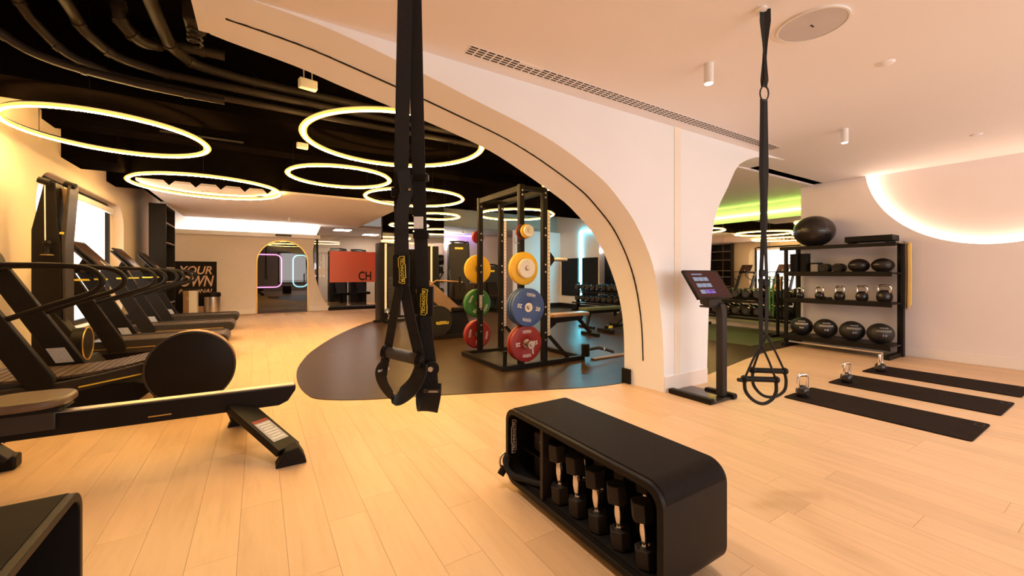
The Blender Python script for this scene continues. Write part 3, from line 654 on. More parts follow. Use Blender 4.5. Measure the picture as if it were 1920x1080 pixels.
# poster board and its words
t = thing('poster_board', 'black poster board with slanted cream lettering against the back wall', 'poster', (-1.55, 14.93, 0))
B(-.50, .485, -.02, .02, .0, 1.61).build('board', 'black_matte', t)
M('poster_ink', (.72, .50, .36), .7)
text('YOUR', .33, 'poster_ink', t, (-.02, -.022, 1.34), (R(90), 0, 0), width=.74, shear=.25)
text('OWN', .44, 'poster_ink', t, (-.0, -.022, 1.02), (R(90), 0, 0), width=.78, shear=.25)
text('PERSONAL', .16, 'poster_ink', t, (-.0, -.022, .74), (R(90), 0, 0), width=.80, shear=.25)
B(-.12, .18, -.024, -.02, .08, .30).build('printed_patch', 'poster_ink', t)
t = thing('waste_bin', 'round brushed steel bin with a black lid in front of the poster', 'bin', (-1.12, 14.30, 0))
MB().lathe([(.001, 0), (.185, 0), (.19, .02), (.19, .60), (.001, .60)], 32).build('body', 'steel', t)
MB().lathe([(.20, .60), (.205, .66), (.19, .72), (.10, .73), (.09, .69), (.001, .69)], 32).build('lid', 'black', t)
t = thing('towel_cabinet', 'slim cream towel cabinet with a brown side next to the poster', 'cabinet', (-1.58, 13.95, 0))
B(-.02, .16, -.1, .2, 0, .80).build('body', 'plate_white', t, .01); B(-.14, -.02, -.1, .2, 0, .80).build('door', 'bronze', t, .01)
B(-.15, .17, -.11, .21, .80, .84).build('top', 'black', t, .006); MB().cyl((-.04, -.115, .55), (-.04, -.115, .62), .008, n=8).build('handle', 'steel', t)
# ================================================================== STORAGE BENCHES
def hexa(mb_, c_, r, h):
    return mb_.cyl((c_[0], c_[1], c_[2] - h / 2), (c_[0], c_[1], c_[2] + h / 2), r, n=6, rot=R(30))
def hex_dumbbell(label, group):
    t = thing('hex_dumbbell', label, 'dumbbell', (0, 0, 0), 0, group)
    for z in (.045, .255): hexa(MB(), (0, 0, z), .052, .085).build('head', 'charcoal', t, .004)
    MB().lathe([(.019, .088), (.014, .098), (.019, .125), (.021, .15), (.019, .175), (.014, .202), (.019, .212)], 16).build('handle', 'chrome', t)
    for z in (.092, .206): MB().cyl((0, 0, z - .005), (0, 0, z + .005), .022, n=16).build('collar', 'chrome', t)
    return t
def storage_bench(label, loc, rz):
    # local: x across (open side towards -x), y along, top pad
    t = thing('storage_bench', label, 'bench', loc, rz)
    W, L, Hh, z0 = .42, 1.12, .47, .035
    out_ = rrect(0, L, z0, Hh, .085, 8); inn = rrect(.028, L - .028, z0 + .03, Hh - .03, .062, 8)
    n = len(out_); mb_ = MB(); V = []
    for x in (0, W): V += [(x, p[0], p[1]) for p in out_] + [(x, p[0], p[1]) for p in inn]
    f = []
    for k in range(n):
        k2 = (k + 1) % n
        f += [(k, k2, n + k2, n + k), (2 * n + k, 3 * n + k, 3 * n + k2, 2 * n + k2), (k, 2 * n + k, 2 * n + k2, k2), (n + k, n + k2, 3 * n + k2, 3 * n + k)]
    mb_.add(V, f).build('shell', 'black', t, .004)
    MB().prism(inn, 'x', W - .03, W - .012).build('back_panel', 'black_matte', t)
    # pad wraps over the top and rounded shoulders
    po = [p for p in out_ if p[1] > Hh - .075]
    po.sort(key=lambda p: p[0])
    top = [(p[0], p[1] + .004) for p in po]; bot = [(p[0], p[1] - .006) for p in po]
    MB().prism(top + bot[::-1], 'x', .025, W - .012).build('pad', 'pad', t, .004)
    B(.012, W - .03, L - .36, L - .335, z0 + .03, Hh - .03).build('divider', 'charcoal', t, .003)
    B(.03, W - .03, .03, L - .03, z0 + .03, z0 + .038).build('tray', 'black_matte', t)
    for y in (.09, L - .09):
        for x in (.07, W - .07):
            MB().cyl((x - .015, y, .026), (x + .015, y, .026), .026, n=16).build('wheel', 'black', t)
            B(x - .02, x + .02, y - .012, y + .012, .03, .06).build('wheel_fork', 'graphite', t)
    return t
b1 = storage_bench('black storage bench with rounded ends and chrome handled dumbbells inside, on the wood floor', (1.26, .97, 0), 0)
# name badge on the inner left end
def badge(parent, loc, rot, w_, h_, back, face, ink, name='logo_plate'):
    pts = [(-w_ / 2, -h_ * .30), (-w_ * .44, -h_ * .30), (-w_ * .44, -h_ * .5), (-w_ * .1, -h_ * .5), (-w_ * .1, -h_ * .42), (w_ * .38, -h_ * .42), (w_ * .38, -h_ * .5), (w_ * .47, -h_ * .5), (w_ * .47, -h_ * .2), (w_ / 2, -h_ * .2), (w_ / 2, h_ * .32), (w_ * .30, h_ * .32), (w_ * .30, h_ * .5), (-w_ * .2, h_ * .5), (-w_ * .2, h_ * .4), (-w_ / 2, h_ * .4)]
    o = MB().prism(pts, 'z', 0, .0012).build(name, face, parent); o.location = loc; o.rotation_euler = rot
    i_ = MB().prism([(x * .955, y * .78) for x, y in pts], 'z', .0012, .0018).build('inset', back, o)
    text('TECHNOGYM', h_ * .62, ink, o, (0, 0, .002), (0, 0, 0), width=w_ * .86)
    return o
badge(b1, (.040, 1.0905, .29), Euler((R(90), R(-90), 0)), .20, .036, 'black', 'white_paint', 'white_paint')
hd = hex_dumbbell('black hex dumbbell with chrome handle, first of five from the divider', 'hex dumbbells standing in the bench')
ordn = ['first', 'second', 'third', 'fourth', 'last']
hd.location = (1.345, 1.665, .0735); hd.rotation_euler = (R(-5), 0, R(12))
for i in range(1, 5):
    o = dup(hd, (1.345, 1.665 - i * .138, .0735), None, 'black hex dumbbell with chrome handle, %s of five from the divider' % ordn[i]); o.rotation_euler = (R(-5), 0, R(12 + i * 3)); o.scale = (1 - i * .03,) * 3
for i in range(5):
    o = dup(hd, (1.50, 1.66 - i * .138, .0735), None, 'black hex dumbbell in the back row of the storage bench, %s from the divider' % ordn[i], 'back row hex dumbbells'); o.rotation_euler = (0, 0, R(15)); o.scale = (.96,) * 3
# contents of the first compartment
for z, lb in ((.085, 'lower'), (.235, 'upper')):
    t = thing('loop_weight', 'black rounded weight in the left bench compartment, %s one' % lb, 'weight', (1.475, 1.90, z - .0115))
    MB().prism(rrect(-.075, .075, 0, .115, .03, 5), 'x', -.09, .09).build('body', 'charcoal', t, .01)
    MB().cyl((-.095, 0, .06), (-.088, 0, .06), .012, n=12).build('button', 'chrome', t)
t = thing('shelf_plate', 'thin black shelf inside the left bench compartment', 'shelf', (1.35, 1.78, .213))
B(0, .24, .0, .26, 0, .008).build('board', 'black', t)
t = thing('battle_strap', 'black braided strap with clip spilling out of the bench compartment', 'strap', (1.27, 1.86, .06))
MB().tube(smooth_curve([(.085, -.07, .06), (.06, -.03, .035), (.02, .06, .03), (-.03, .14, .045), (-.035, .19, .10), (-.01, .20, .13)], 6), .017, 10).build('braid', 'webbing', t)
MB().tube([(p[0], p[1], p[2]) for p in [(-.035 + .03 * math.cos(R(a)), .205, .095 + .045 * math.sin(R(a))) for a in range(0, 360, 30)]], .006, 8, True).build('carabiner', 'steel', t)
MB().cyl((-.06, .205, .02), (-.03, .205, .06), .022, n=12).build('end_knot', 'black', t)
storage_bench('black storage bench cut off by the lower left corner of the photo', (-.565, 2.165, 0), PI)
# ================================================================== SUSPENSION STRAPS
def pt(px, py, s, cx, dy=0):
    d_ = s * 760 + dy        # keep each point at its own depth
    return Vector(((px - 960) / 760 * d_ - (cx - 960) * s, dy, 1.27 + (512 - py) / 760 * d_))
def front_trainer():
    s, cx = 1.15 / 760, 770
    c, sn = math.cos(R(32)), math.sin(R(32)); d = 1.15; a = (770 - 960) / 760
    loc = (d * (c * a + sn), d * (-sn * a + c), 0)
    t = thing('suspension_trainer', 'black double suspension strap with yellow name plates hanging in the foreground', 'suspension trainer', loc, R(-32))
    P = lambda x, y, dy=0: pt(x, y, s, cx, dy)
    top = Vector(((773 - cx) * s, .0, CH - .03))
    MB().ribbon([top + Vector((-.012, 0, 0)), P(759, 0), P(755, 200), P(752, 330), P(753, 480), P(753, 530)], (1, .1, 0), .040, .003).build('strap', 'webbing', t)
    MB().ribbon([top + Vector((.012, .02, 0)), P(778, 0, .02), P(782, 200, .02), P(787, 400, .02), P(793, 540, .02), P(795, 590, .02)], (1, -.1, 0), .039, .003).build('strap', 'webbing', t)
    MB().ribbon([P(756, 318, -.012), P(762, 360, -.02), P(752, 400, -.018), P(753, 430, -.006)], (1, .3, 0), .036, .003).build('strap_tail', 'webbing', t)
    B_ = lambda x, y, w_, h_, dy, th=.014: MB().box((x - cx) * s - w_ / 2, (x - cx) * s + w_ / 2, dy - th, dy + th, 1.27 + (512 - y) * s - h_ / 2, 1.27 + (512 - y) * s + h_ / 2)
    B_(752, 362, .05, .028, -.002).build('cam_buckle', 'black', t, .004); B_(786, 330, .045, .02, .02).build('cam_buckle', 'black', t, .004)
    MB().cyl(P(766, 355, -.02), P(771, 355, -.02), .005, n=10).build('rivet', 'chrome', t)
    sl = B_(753, 508, .047, .090, -.002, .006).build('sleeve', 'black_matte', t, .003)
    badge(t, P(754, 506, -.0093), Euler((R(90), R(88), 0)), .078, .021, 'black', 'yellow_mark', 'yellow_mark')
    B_(795, 566, .047, .088, .018, .006).build('sleeve', 'black_matte', t, .003)
    badge(t, P(795, 566, .0107), Euler((R(90), R(-88), 0)), .076, .021, 'black', 'yellow_mark', 'yellow_mark')
    B_(784, 417, .026, .034, .005, .002).build('tag', 'white_paint', t)
    B_(787, 440, .044, .020, .018, .008).build('keeper', 'black_matte', t, .003)
    # near handle: two webbing legs, grip and foot loop
    g0, g1 = P(728, 660, .0), P(786, 674, -.035)
    MB().ribbon([P(749, 535, .0), P(737, 600, .0), P(727, 655, .0), P(722, 675, .0), P(718, 700, .0)], (.9, -.5, 0), .030, .003).build('strap', 'webbing', t)
    MB().ribbon([P(757, 535, -.004), P(770, 600, -.015), P(783, 655, -.03), P(787, 690, -.035)], (.9, -.4, 0), .034, .003).build('strap', 'webbing', t)
    g = MB().cyl(g0, g1, .0165, n=20).build('grip', 'grip', t)
    for p_, q_ in ((g0, g1), (g1, g0)):
        dd = (p_ - q_).normalized(); MB().cyl(p_ - dd * .002, p_ + dd * .012, .021, n=20).build('grip_cap', 'black', t)
    MB().lathe([(.001, .014), (.007, .014), (.009, 0)], 12, Matrix.Translation(g1) @ (g1 - g0).to_track_quat('Z', 'Y').to_matrix().to_4x4()).build('rivet', 'chrome', t)
    lp = smooth_curve([P(719, 690, .0), P(714, 702, .002), P(720, 722, .0), P(737, 744, -.004), P(752, 742, -.01), P(775, 722, -.025), P(788, 695, -.033), P(789, 680, -.035)], 5)
    MB().ribbon(lp, (.75, -.65, 0), .055, .004).build('foot_loop', 'webbing', t)
    MB().beam(P(709, 696, -.012), P(729, 691, .012), .004, .006).build('loop_buckle', 'steel', t)
    # far handle seen end-on
    MB().ribbon([P(791, 592, .02), P(796, 640, .03), P(805, 690, .05), P(806, 720, .05)], (1, -.15, 0), .040, .003).build('strap', 'webbing', t)
    MB().ribbon([P(798, 592, .016), P(802, 640, -.005), P(808, 690, -.03), P(811, 730, -.03)], (1, -.15, 0), .034, .003).build('strap', 'webbing', t)
    h0, h1 = P(806, 688, .055), P(809, 690, -.032)
    MB().cyl(h0, h1, .0165, n=20).build('grip', 'grip', t)
    MB().cyl(h1, h1 + Vector((.002, -.012, 0)), .021, n=20).build('grip_cap', 'black', t)
    MB().lathe([(.001, .016), (.007, .016), (.009, .010)], 12, Matrix.Translation(h1) @ Matrix.Rotation(PI / 2, 4, 'X')).build('rivet', 'chrome', t)
    lp2 = smooth_curve([P(812, 718, -.034), P(811, 738, -.036), P(806, 762, -.03), P(803, 769, -.01), P(797, 760, .02), P(795, 735, .045), P(803, 705, .052)], 5)
    MB().ribbon(lp2, (.95, -.3, 0), .050, .004).build('foot_loop', 'webbing', t)
    MB().box(-.024, .024, -.004, .004, -.005, .005, Matrix.Translation(P(811, 733, -.041))).build('loop_buckle', 'graphite', t, .002)
    MB().box(-.011, .014, -.0055, -.004, -.003, .002, Matrix.Translation(P(812, 733, -.041))).build('buckle_bar', 'steel', t)
    MB().tube([top + Vector((.02 * math.cos(R(a)), 0, .02 + .02 * math.sin(R(a)))) for a in range(0, 360, 30)], .005, 8, True).build('anchor_ring', 'steel', t)
    MB().cyl(top + Vector((0, 0, .028)), top + Vector((0, 0, .03)), .03, n=16).build('ceiling_plate', 'white_paint', t)
front_trainer()
def side_trainer():
    d = 2.44; s, cx = d / 760, 1433
    c, sn = math.cos(R(32)), math.sin(R(32)); a = (1433 - 960) / 760
    t = thing('suspension_trainer', 'slim black suspension trainer hanging from the ceiling beside the mats', 'suspension trainer', (d * (c * a + sn), d * (-sn * a + c), 0), R(-32))
    P = lambda x, y, dy=0: pt(x, y, s, cx, dy)
    MB().tube([P(1426, 2) + Vector((.022 * math.cos(R(q)), 0, .022 * math.sin(R(q)))) for q in range(0, 360, 24)], .006, 8, True).build('anchor_ring', 'steel', t)
    MB().lathe([(.001, CH), (.035, CH), (.035, CH - .012), (.012, CH - .02), (.001, CH - .02)], 20, Matrix.Translation(((1426 - cx) * s, 0, 0))).build('ceiling_plate', 'white_paint', t)
    for x0, w0 in ((-1, 1), (1, -1)):
        MB().ribbon([P(1434 + 4 * x0, 2), P(1434 + 5 * x0, 40), P(1434 + 1.5 * x0, 80), P(1434 - 1 * x0, 115), P(1434 - 3 * x0, 150), P(1433, 163)], (1, .3 * w0, 0), [.038, .036, .024, .022, .03, .034], .003).build('strap', 'webbing', t)
    MB().tube([P(1433 + 8 * math.cos(R(q)), 175 - 14 * math.sin(R(q))) for q in range(0, 360, 30)], .0045, 8, True).build('carabiner', 'graphite', t)
    MB().ribbon([P(1432, 186), P(1432, 260), P(1432, 340), P(1432, 430)], (1, .2, 0), .050, .004).build('main_strap', 'webbing', t)
    MB().ribbon([P(1429, 190, -.01), P(1427, 320, -.012), P(1431, 420, -.014), P(1426, 540, -.012), P(1427, 645, -.01)], (1, -.2, 0), .022, .003).build('strap', 'webbing', t)
    MB().ribbon([P(1436, 190, .01), P(1438, 320, .012), P(1434, 420, .014), P(1438, 540, .01), P(1437, 630, .01)], (1, .2, 0), .022, .003).build('strap', 'webbing', t)
    B__ = lambda x, y, w_, h_, dy: MB().box((x - cx) * s - w_ / 2, (x - cx) * s + w_ / 2, dy - .012, dy + .012, 1.27 + (512 - y) * s - h_ / 2, 1.27 + (512 - y) * s + h_ / 2)
    B__(1428, 512, .04, .04, -.012).build('cam_buckle', 'black', t, .004); B__(1438, 530, .04, .04, .012).build('cam_buckle', 'black', t, .004)
    for apex, l, r_, dy in ((P(1437, 628, .01), P(1411, 694, .06), P(1471, 696, .06), .06), (P(1427, 645, -.01), P(1396, 710, -.02), P(1455, 712, -.02), -.02)):
        MB().cyl(l, r_, .0165, n=16).build('grip', 'black', t)
        for e_ in (l, r_): MB().sphere(e_, .022, n=12, m=8).build('grip_cap', 'black', t)
        MB().tube([apex, (apex + l) / 2 + Vector((-.004, 0, 0)), l], .0065, 8).build('cord', 'webbing', t)
        MB().tube([apex, (apex + r_) / 2 + Vector((.004, 0, 0)), r_], .0065, 8).build('cord', 'webbing', t)
    MB().tube(smooth_curve([P(1396, 713, -.02), P(1398, 733, -.03), P(1412, 750, -.035), P(1430, 757, -.03), P(1446, 750, -.025), P(1455, 735, -.02), P(1455, 714, -.02)], 6), .010, 10).build('foot_loop', 'webbing', t)
    MB().tube(smooth_curve([P(1411, 698, .06), P(1413, 722, .05), P(1430, 741, .05), P(1452, 744, .05), P(1470, 733, .055), P(1474, 715, .06), P(1471, 699, .06)], 6), .009, 10).build('foot_loop', 'webbing', t)
    MB().tube(smooth_curve([P(1398, 716, -.02), P(1392, 713, -.02), P(1384, 712, -.025)], 5), [.012] * 11, 8).build('strap_end', 'webbing', t)
side_trainer()
# ================================================================== TOUCH KIOSK
t = thing('touch_kiosk', 'black touch screen kiosk on a low metal base beside the arch pillar', 'kiosk', (3.93, 2.42, 0))
B(-.20, .12, -.14, .32, .012, .03).build('base_plate', 'black_gloss', t, .004)
for x in (-.225, .13): MB().prism(rrect(-.14 if x < 0 else -.16, .34 if x < 0 else .16, .0, .055, .02, 4), 'x', x - .032, x + .032).build('base_bar', 'black', t, .006)
MB().prism([(-.10, .03), (-.03, .03), (-.03, .86), (-.0, .93), (.03, .95), (.02, 1.0), (-.04, .99), (-.085, .95), (-.10, .88)], 'x', .0, .085).build('post', 'charcoal', t, .008)
m = Matrix.Translation((-.10, .0, 1.155)) @ Matrix.Rotation(R(57), 4, 'X')
hd_ = MB().box(-.29, .29, -.165, .165, -.014, .014, m).build('display', 'black', t, .008)
MB().box(-.27, .27, -.145, .145, .014, .0155, m).build('screen', 'screen_back', hd_)
ti = 0
for r_ in range(3):
    for c_ in range(3):
        x = -.20 + c_ * .082; y = .055 - r_ * .072
        MB().box(x, x + .074, y - .022, y + .022, .0156, .0166, m).build('screen_tile', 'screen_tile_violet' if r_ == 2 and c_ else 'screen_tile', hd_)
MB().box(-.19, -.02, .105, .118, .0156, .0166, m).build('screen_tile', 'screen_tile', hd_)
MB().prism([(-.06, .93), (.04, .96), (.06, 1.10), (-.06, 1.10)], 'x', -.16, .06).build('neck', 'charcoal', t, .006)
B(-.14, .12, -.06, .06, .925, .945).build('tray', 'charcoal', t, .004)
# ================================================================== MATS AND KETTLEBELLS
def kettlebell(label, group, r=.060, hh=.235, rz=0.0, body='ball_black'):
    t = thing('kettlebell', label, 'kettlebell', (0, 0, 0), rz, group)
    MB().lathe([(.001, 0), (r * .62, 0), (r * .9, r * .3), (r, r * .85), (r * .9, r * 1.45), (r * .6, r * 1.8), (r * .3, r * 1.92), (.001, r * 1.92)], 24).build('bell', body, t)
    w_ = r * .90; p = [(-w_ * .72, 0, r * 1.35), (-w_ * .98, 0, r * 1.9), (-w_ * .98, 0, hh - .035), (-w_ * .72, 0, hh - .016), (0, 0, hh - .014), (w_ * .72, 0, hh - .016), (w_ * .98, 0, hh - .035), (w_ * .98, 0, r * 1.9), (w_ * .72, 0, r * 1.35)]
    MB().tube(smooth_curve(p, 5), .016, 12).build('handle', 'chrome', t)
    MB().cyl((0, -r * 1.0, r * .85), (0, -r * .93, r * .85), r * .42, n=20).build('label_disc', 'charcoal', t)
    return t
ml_ = ['black exercise mat lying nearest the camera', 'black exercise mat in the middle of the three on the floor', 'black exercise mat farthest from the camera, nearest the storage rack']
kl = ['black kettlebell with chrome handle on the nearest exercise mat', 'black kettlebell with chrome handle on the middle exercise mat', 'black kettlebell with chrome handle on the farthest exercise mat']
kb0 = None
for i, (u0, u1) in enumerate(((4.54, 5.17), (5.58, 6.23), (6.575, 7.19))):
    t = thing('exercise_mat', ml_[i], 'exercise mat', ((u0 + u1) / 2, 1.395, 0), 0, 'row of exercise mats')
    hw = (u1 - u0) / 2
    MB().prism(rrect(-hw, hw, -.645, .645, .025, 4), 'z', 0, .012).build('foam', 'mat_foam', t, .003)
    for rr in (.038, .034): pass
    MB().rings([[Vector((hw - .10 + (.040 + d_) * math.cos(2 * PI * k / 24), -.60 + (.026 + d_) * math.sin(2 * PI * k / 24), z)) for d_, z in ((0, .0121), (.004, .0121), (.004, .0127), (0, .0127))] for k in range(24)], True, True).build('printed_mark', 'graphite', t)
    loc = [(4.69, 1.93, .012), (5.72, 1.91, .012), (6.715, 1.89, .012)][i]
    if kb0 is None: kb0 = kettlebell(kl[0], 'kettlebells on the mats', rz=R(-20)); kb0.location = loc
    else: dup(kb0, loc, R(-20 + i * 12), kl[i])
# ================================================================== STORAGE RACK ON THE RIGHT WALL
t = thing('storage_rack', 'black four tier storage rack against the pink wall under the half moon', 'rack', (7.85, 2.08, 0))
for x0, x1, y0, y1 in ((.40, .50, -.02, .05), (.43, .50, 1.38, 1.44), (.0, .05, 1.39, 1.44)):
    MB().prism(rrect(x0, x1, y0, y1, .006, 2), 'z', 0, 1.71).build('post', 'black', t)
for z, nm in ((1.70, 'top_shelf'), (1.255, 'shelf'), (.80, 'shelf'), (.165, 'shelf')):
    x0 = -.03 if z > 1.6 else (.0 if z > .3 else -.06)
    s_ = B(x0, .54, .0 if z < 1.6 else -.05, 1.44 if z < 1.6 else 1.49, z, z + .025).build(nm, 'charcoal', t, .003)
    B(x0 - .012, x0, .0 if z < 1.6 else -.05, 1.44 if z < 1.6 else 1.49, z - .035, z + .04 if z < 1.6 else z + .025).build('lip', 'black', s_, .003)
for y in (0, 1.37): MB().beam((-.10, y + .035, .03), (.54, y + .035, .03), .07, .06).build('foot', 'black', t, .004)
MB().beam((.0, .1, .085), (.0, 1.36, .085), .03, .03).build('stretcher', 'steel', t, .003)
for k in range(5): MB().cyl((.10 + k * .07, -.10, 1.712), (.10 + k * .07, -.04, 1.712), .008, n=8).build('hook', 'steel', t)
ZT = {0: .19, 1: .825, 2: 1.28, 3: 1.725}
# medicine balls
def sphere_text(s_, size, r, lat, mat, parent, c_, width, name='lettering'):
    o = text(s_, size, mat, parent, (0, 0, 0), (0, 0, 0), name, width)
    me = o.data.copy(); o.data = me
    for v in me.vertices:
        lo = v.co.x / r; la = v.co.y / r + lat; rr = r * 1.004 + abs(v.co.z)
        v.co = Vector((-rr * math.cos(la) * math.cos(lo), -rr * math.cos(la) * math.sin(lo), rr * math.sin(la)))
    o.location = c_
    return o
def med_ball(label):
    t = thing('medicine_ball', label, 'medicine ball', (0, 0, 0), 0, 'medicine balls on the bottom shelf')
    r = .165
    MB().sphere((0, 0, .155), r, (1, 1, .94), 32, 20).build('ball', 'leather', t)
    se = MB()
    for a in (0, 60, 120): se.rings([[Vector((rr * math.cos(R(a)) * math.cos(q), rr * math.sin(R(a)) * math.cos(q), .155 + .94 * rr * math.sin(q))) + Vector((-math.sin(R(a)), math.cos(R(a)), 0)) * w_ for rr, w_ in ((r * .995, -.003), (r * 1.008, 0), (r * .995, .003))] for q in [2 * PI * k / 40 for k in range(40)]], True, True)
    se.build('seam', 'black_matte', t)
    sphere_text('TECHNOGYM', .026, r, .62, 'white_paint', t, (0, 0, .155), .13)
    sphere_text('XXXXXXXX', .045, r, .32, 'plate_white', t, (0, 0, .155), .21, 'stitching')
    sphere_text('6 kg', .045, r, -.06, 'white_paint', t, (0, 0, .155), .055)
    return t
mbv = [3.33, 2.98, 2.62, 2.27]; nm4 = ['leftmost of the four', 'second from the left', 'third from the left', 'rightmost of the four']
m0 = None
for i, v in enumerate(mbv):
    lb = 'black medicine ball with pale lettering on the bottom shelf, ' + nm4[i]
    if m0 is None: m0 = med_ball(lb); m0.location = (8.06, v, ZT[0]); m0.rotation_euler = (0, 0, R(22))
    else: dup(m0, (8.06, v, ZT[0]), R(22 + i * 4), lb)
# kettlebells on the shelf
for i, (v, r, hh) in enumerate(((3.36, .060, .19), (3.07, .068, .215), (2.79, .076, .235), (2.50, .082, .25), (2.23, .098, .27))):
    k = kettlebell('black kettlebell with chrome handle on the rack shelf, %s from the left' % ['first', 'second', 'third', 'fourth', 'largest and fifth'][i], 'kettlebells on the rack', r, hh, R(70)); k.location = (8.08, v, ZT[1])
t = thing('small_dumbbell', 'tiny black dumbbell lying between the shelf kettlebells', 'dumbbell', (8.0, 2.93, ZT[1] + .026), R(60))
for x in (-.05, .05): MB().cyl((x - .025, 0, 0), (x + .025, 0, 0), .026, n=6).build('head', 'black', t)
MB().cyl((-.03, 0, 0), (.03, 0, 0), .010, n=8).build('handle', 'steel', t)
# second shelf
for i, v in enumerate((3.43, 3.27)):
    r_ = thing('foam_roller', 'black foam roller standing upright on the rack, %s one' % ['left', 'right'][i], 'foam roller', (8.05, v, ZT[2]))
    MB().lathe([(.03, .0), (.075, .0)] + [(.075 - (.004 if j % 2 else 0), .01 + j * .03) for j in range(11)] + [(.075, .325), (.03, .325)], 24).build('foam', 'black_matte', r_)
    MB().lathe([(.03, .001), (.033, .001), (.033, .328), (.03, .328), (.03, .001)], 16).build('core', 'graphite', r_)
t = thing('yoga_block', 'grey foam block with a black lid beside the upright rollers', 'block', (7.98, 3.10, ZT[2]))
B(-.04, .12, -.05, .05, 0, .14).build('foam', 'foam_grey', t, .008); B(-.045, .125, -.075, .06, .14, .165).build('cover', 'black_matte', t, .006)
for i, v in enumerate((2.98, 2.80)):
    t = thing('rolled_towel', 'short black roll lying on the second rack shelf, %s one' % ['left', 'right'][i], 'roll', (7.96 + i * .03, v, ZT[2] + .075))
    MB().lathe([(.001, 0), (.07, 0), (.072, .008), (.072, .20), (.07, .208), (.001, .208)], 24, Matrix.Rotation(PI / 2, 4, 'Y')).build('roll', 'charcoal', t)
    MB().tube([(-.002, .012 * k_ ** .5 * 2.2 * math.cos(k_), .012 * k_ ** .5 * 2.2 * math.sin(k_)) for k_ in [.4 * q for q in range(1, 14)]], .004, 6).build('spiral_edge', 'black_matte', t)
for i, v in enumerate((2.53, 2.24)):
    t = thing('slam_ball', 'smooth black ball on the second rack shelf, %s of two' % ['left', 'right'][i], 'ball', (8.05, v, ZT[2]))
    MB().sphere((0, 0, .108), .138, (1, 1, .79), 28, 18).build('ball', 'ball_black', t)
    MB().rings([[Vector((.1385 * math.cos(2 * PI * k / 40), .1385 * math.sin(2 * PI * k / 40), .108 + z)) for z in (-.003, .0, .003)] for k in range(40)], True, True).build('seam', 'black_matte', t)
# top shelf
t = thing('gym_ball', 'large shiny black exercise ball on top of the storage rack', 'exercise ball', (8.10, 3.16, ZT[3]))
MB().sphere((0, 0, .262), .30, (1, 1, .88), 40, 26).build('ball', 'ball_black', t)
rg = MB()
for z in (-.07, -.035, 0, .035, .07): rg.rings([[Vector((math.sqrt(.30 ** 2 - z * z) * q_ * math.cos(2 * PI * k / 48), math.sqrt(.30 ** 2 - z * z) * q_ * math.sin(2 * PI * k / 48), .262 + z * .88 + dz)) for q_, dz in ((.999, -.003), (1.004, 0), (.999, .003))] for k in range(48)], True, True)
rg.build('rib', 'ball_black', t); MB().cyl((-.30, .0, .262), (-.303, 0, .262), .012, n=12).build('plug', 'graphite', t)
t = thing('step_board', 'flat black step board lying on top of the storage rack', 'step board', (8.08, 2.40, ZT[3]))
B(-.14, .16, -.30, .28, .03, .12).build('board', 'black_matte', t, .008)
for y in (-.26, .20): B(-.12, .14, y, y + .05, 0, .03).build('foot', 'black', t, .004)
# bands hanging at the rack end
for i, (x, mat_, lb, zb) in enumerate(((8.04, 'black_matte', 'black resistance band loop hanging at the right end of the rack', .78), (8.12, 'black_matte', 'second black resistance band loop behind the first at the rack end', .76), (8.24, 'band_orange', 'orange resistance band loop hanging at the right end of the rack', .74), (8.31, 'band_yellow', 'yellow resistance band loop hanging nearest the wall at the rack end', .80))):
    y = 2.005
    pts = [(x, y + .018 * math.cos(R(a)), 1.715 + .018 * math.sin(R(a))) for a in range(0, 181, 30)] + [(x, y - .02, 1.2), (x, y - .016, zb + .02)] + [(x, y + .018 * math.cos(R(a)), zb + .018 * math.sin(R(a))) for a in range(180, 361, 30)] + [(x, y + .02, 1.2)]
    MBo = MB(); rs = []
    for k in range(len(pts)):
        p = Vector(pts[k]); d_ = (Vector(pts[(k + 1) % len(pts)]) - Vector(pts[k - 1])).normalized(); nn = d_.cross(Vector((1, 0, 0)))
        rs.append([p + Vector((a * .02, 0, 0)) + nn * b_ * .0025 for a, b_ in ((-1, -1), (1, -1), (1, 1), (-1, 1))])
    tag(MBo.rings(rs, True, True).build('resistance_band', mat_), lb, 'resistance band', 'bands on the rack end')
# ================================================================== POWER RACK AND PLATES
PU, PU2, PV, PV2 = 2.95, 3.33, 4.50, 5.67
t = thing('power_rack', 'black steel power rack with coloured weight plates on its side pegs', 'power rack', (0, 0, .006))
for (x, y) in ((PU, PV), (PU2, PV), (PU, PV2), (PU2, PV2)):
    p_ = MB().prism(rrect(x - .037, x + .037, y - .037, y + .037, .006, 2), 'z', 0.05, 2.44).build('post', 'black', t)
    bo = MB()
    for z in (.35, .45, .70, .80, 1.28, 1.38, 1.78, 1.88, 2.3, 2.36): bo.cyl((x, y - .0375, z), (x, y - .042, z), .012, n=8)
    bo.build('bolt', 'steel', p_)
for y in (PV, PV2): MB().beam((2.67, y, .03), (4.05, y, .03), .07, .06).build('base_rail', 'black', t, .004)
for x in (2.68, 4.02): MB().beam((x, PV - .03, .03), (x, PV2 + .03, .03), .07, .06).build('base_rail', 'black', t, .004)
B(2.71, 3.25, PV + .04, PV2 - .04, .0, .02).build('deck_plate', 'charcoal', t)
MB().beam((PU, PV, 2.39), (PU, PV2, 2.39), .06, .08).build('cross_beam', 'black', t, .004)
MB().beam((PU2, PV, 2.39), (PU2, PV2, 2.39), .06, .08).build('cross_beam', 'black', t, .004)
for y in (PV, PV2): MB().beam((PU, y, 2.40), (PU2, y, 2.40), .05, .06).build('top_tie', 'black', t, .004)
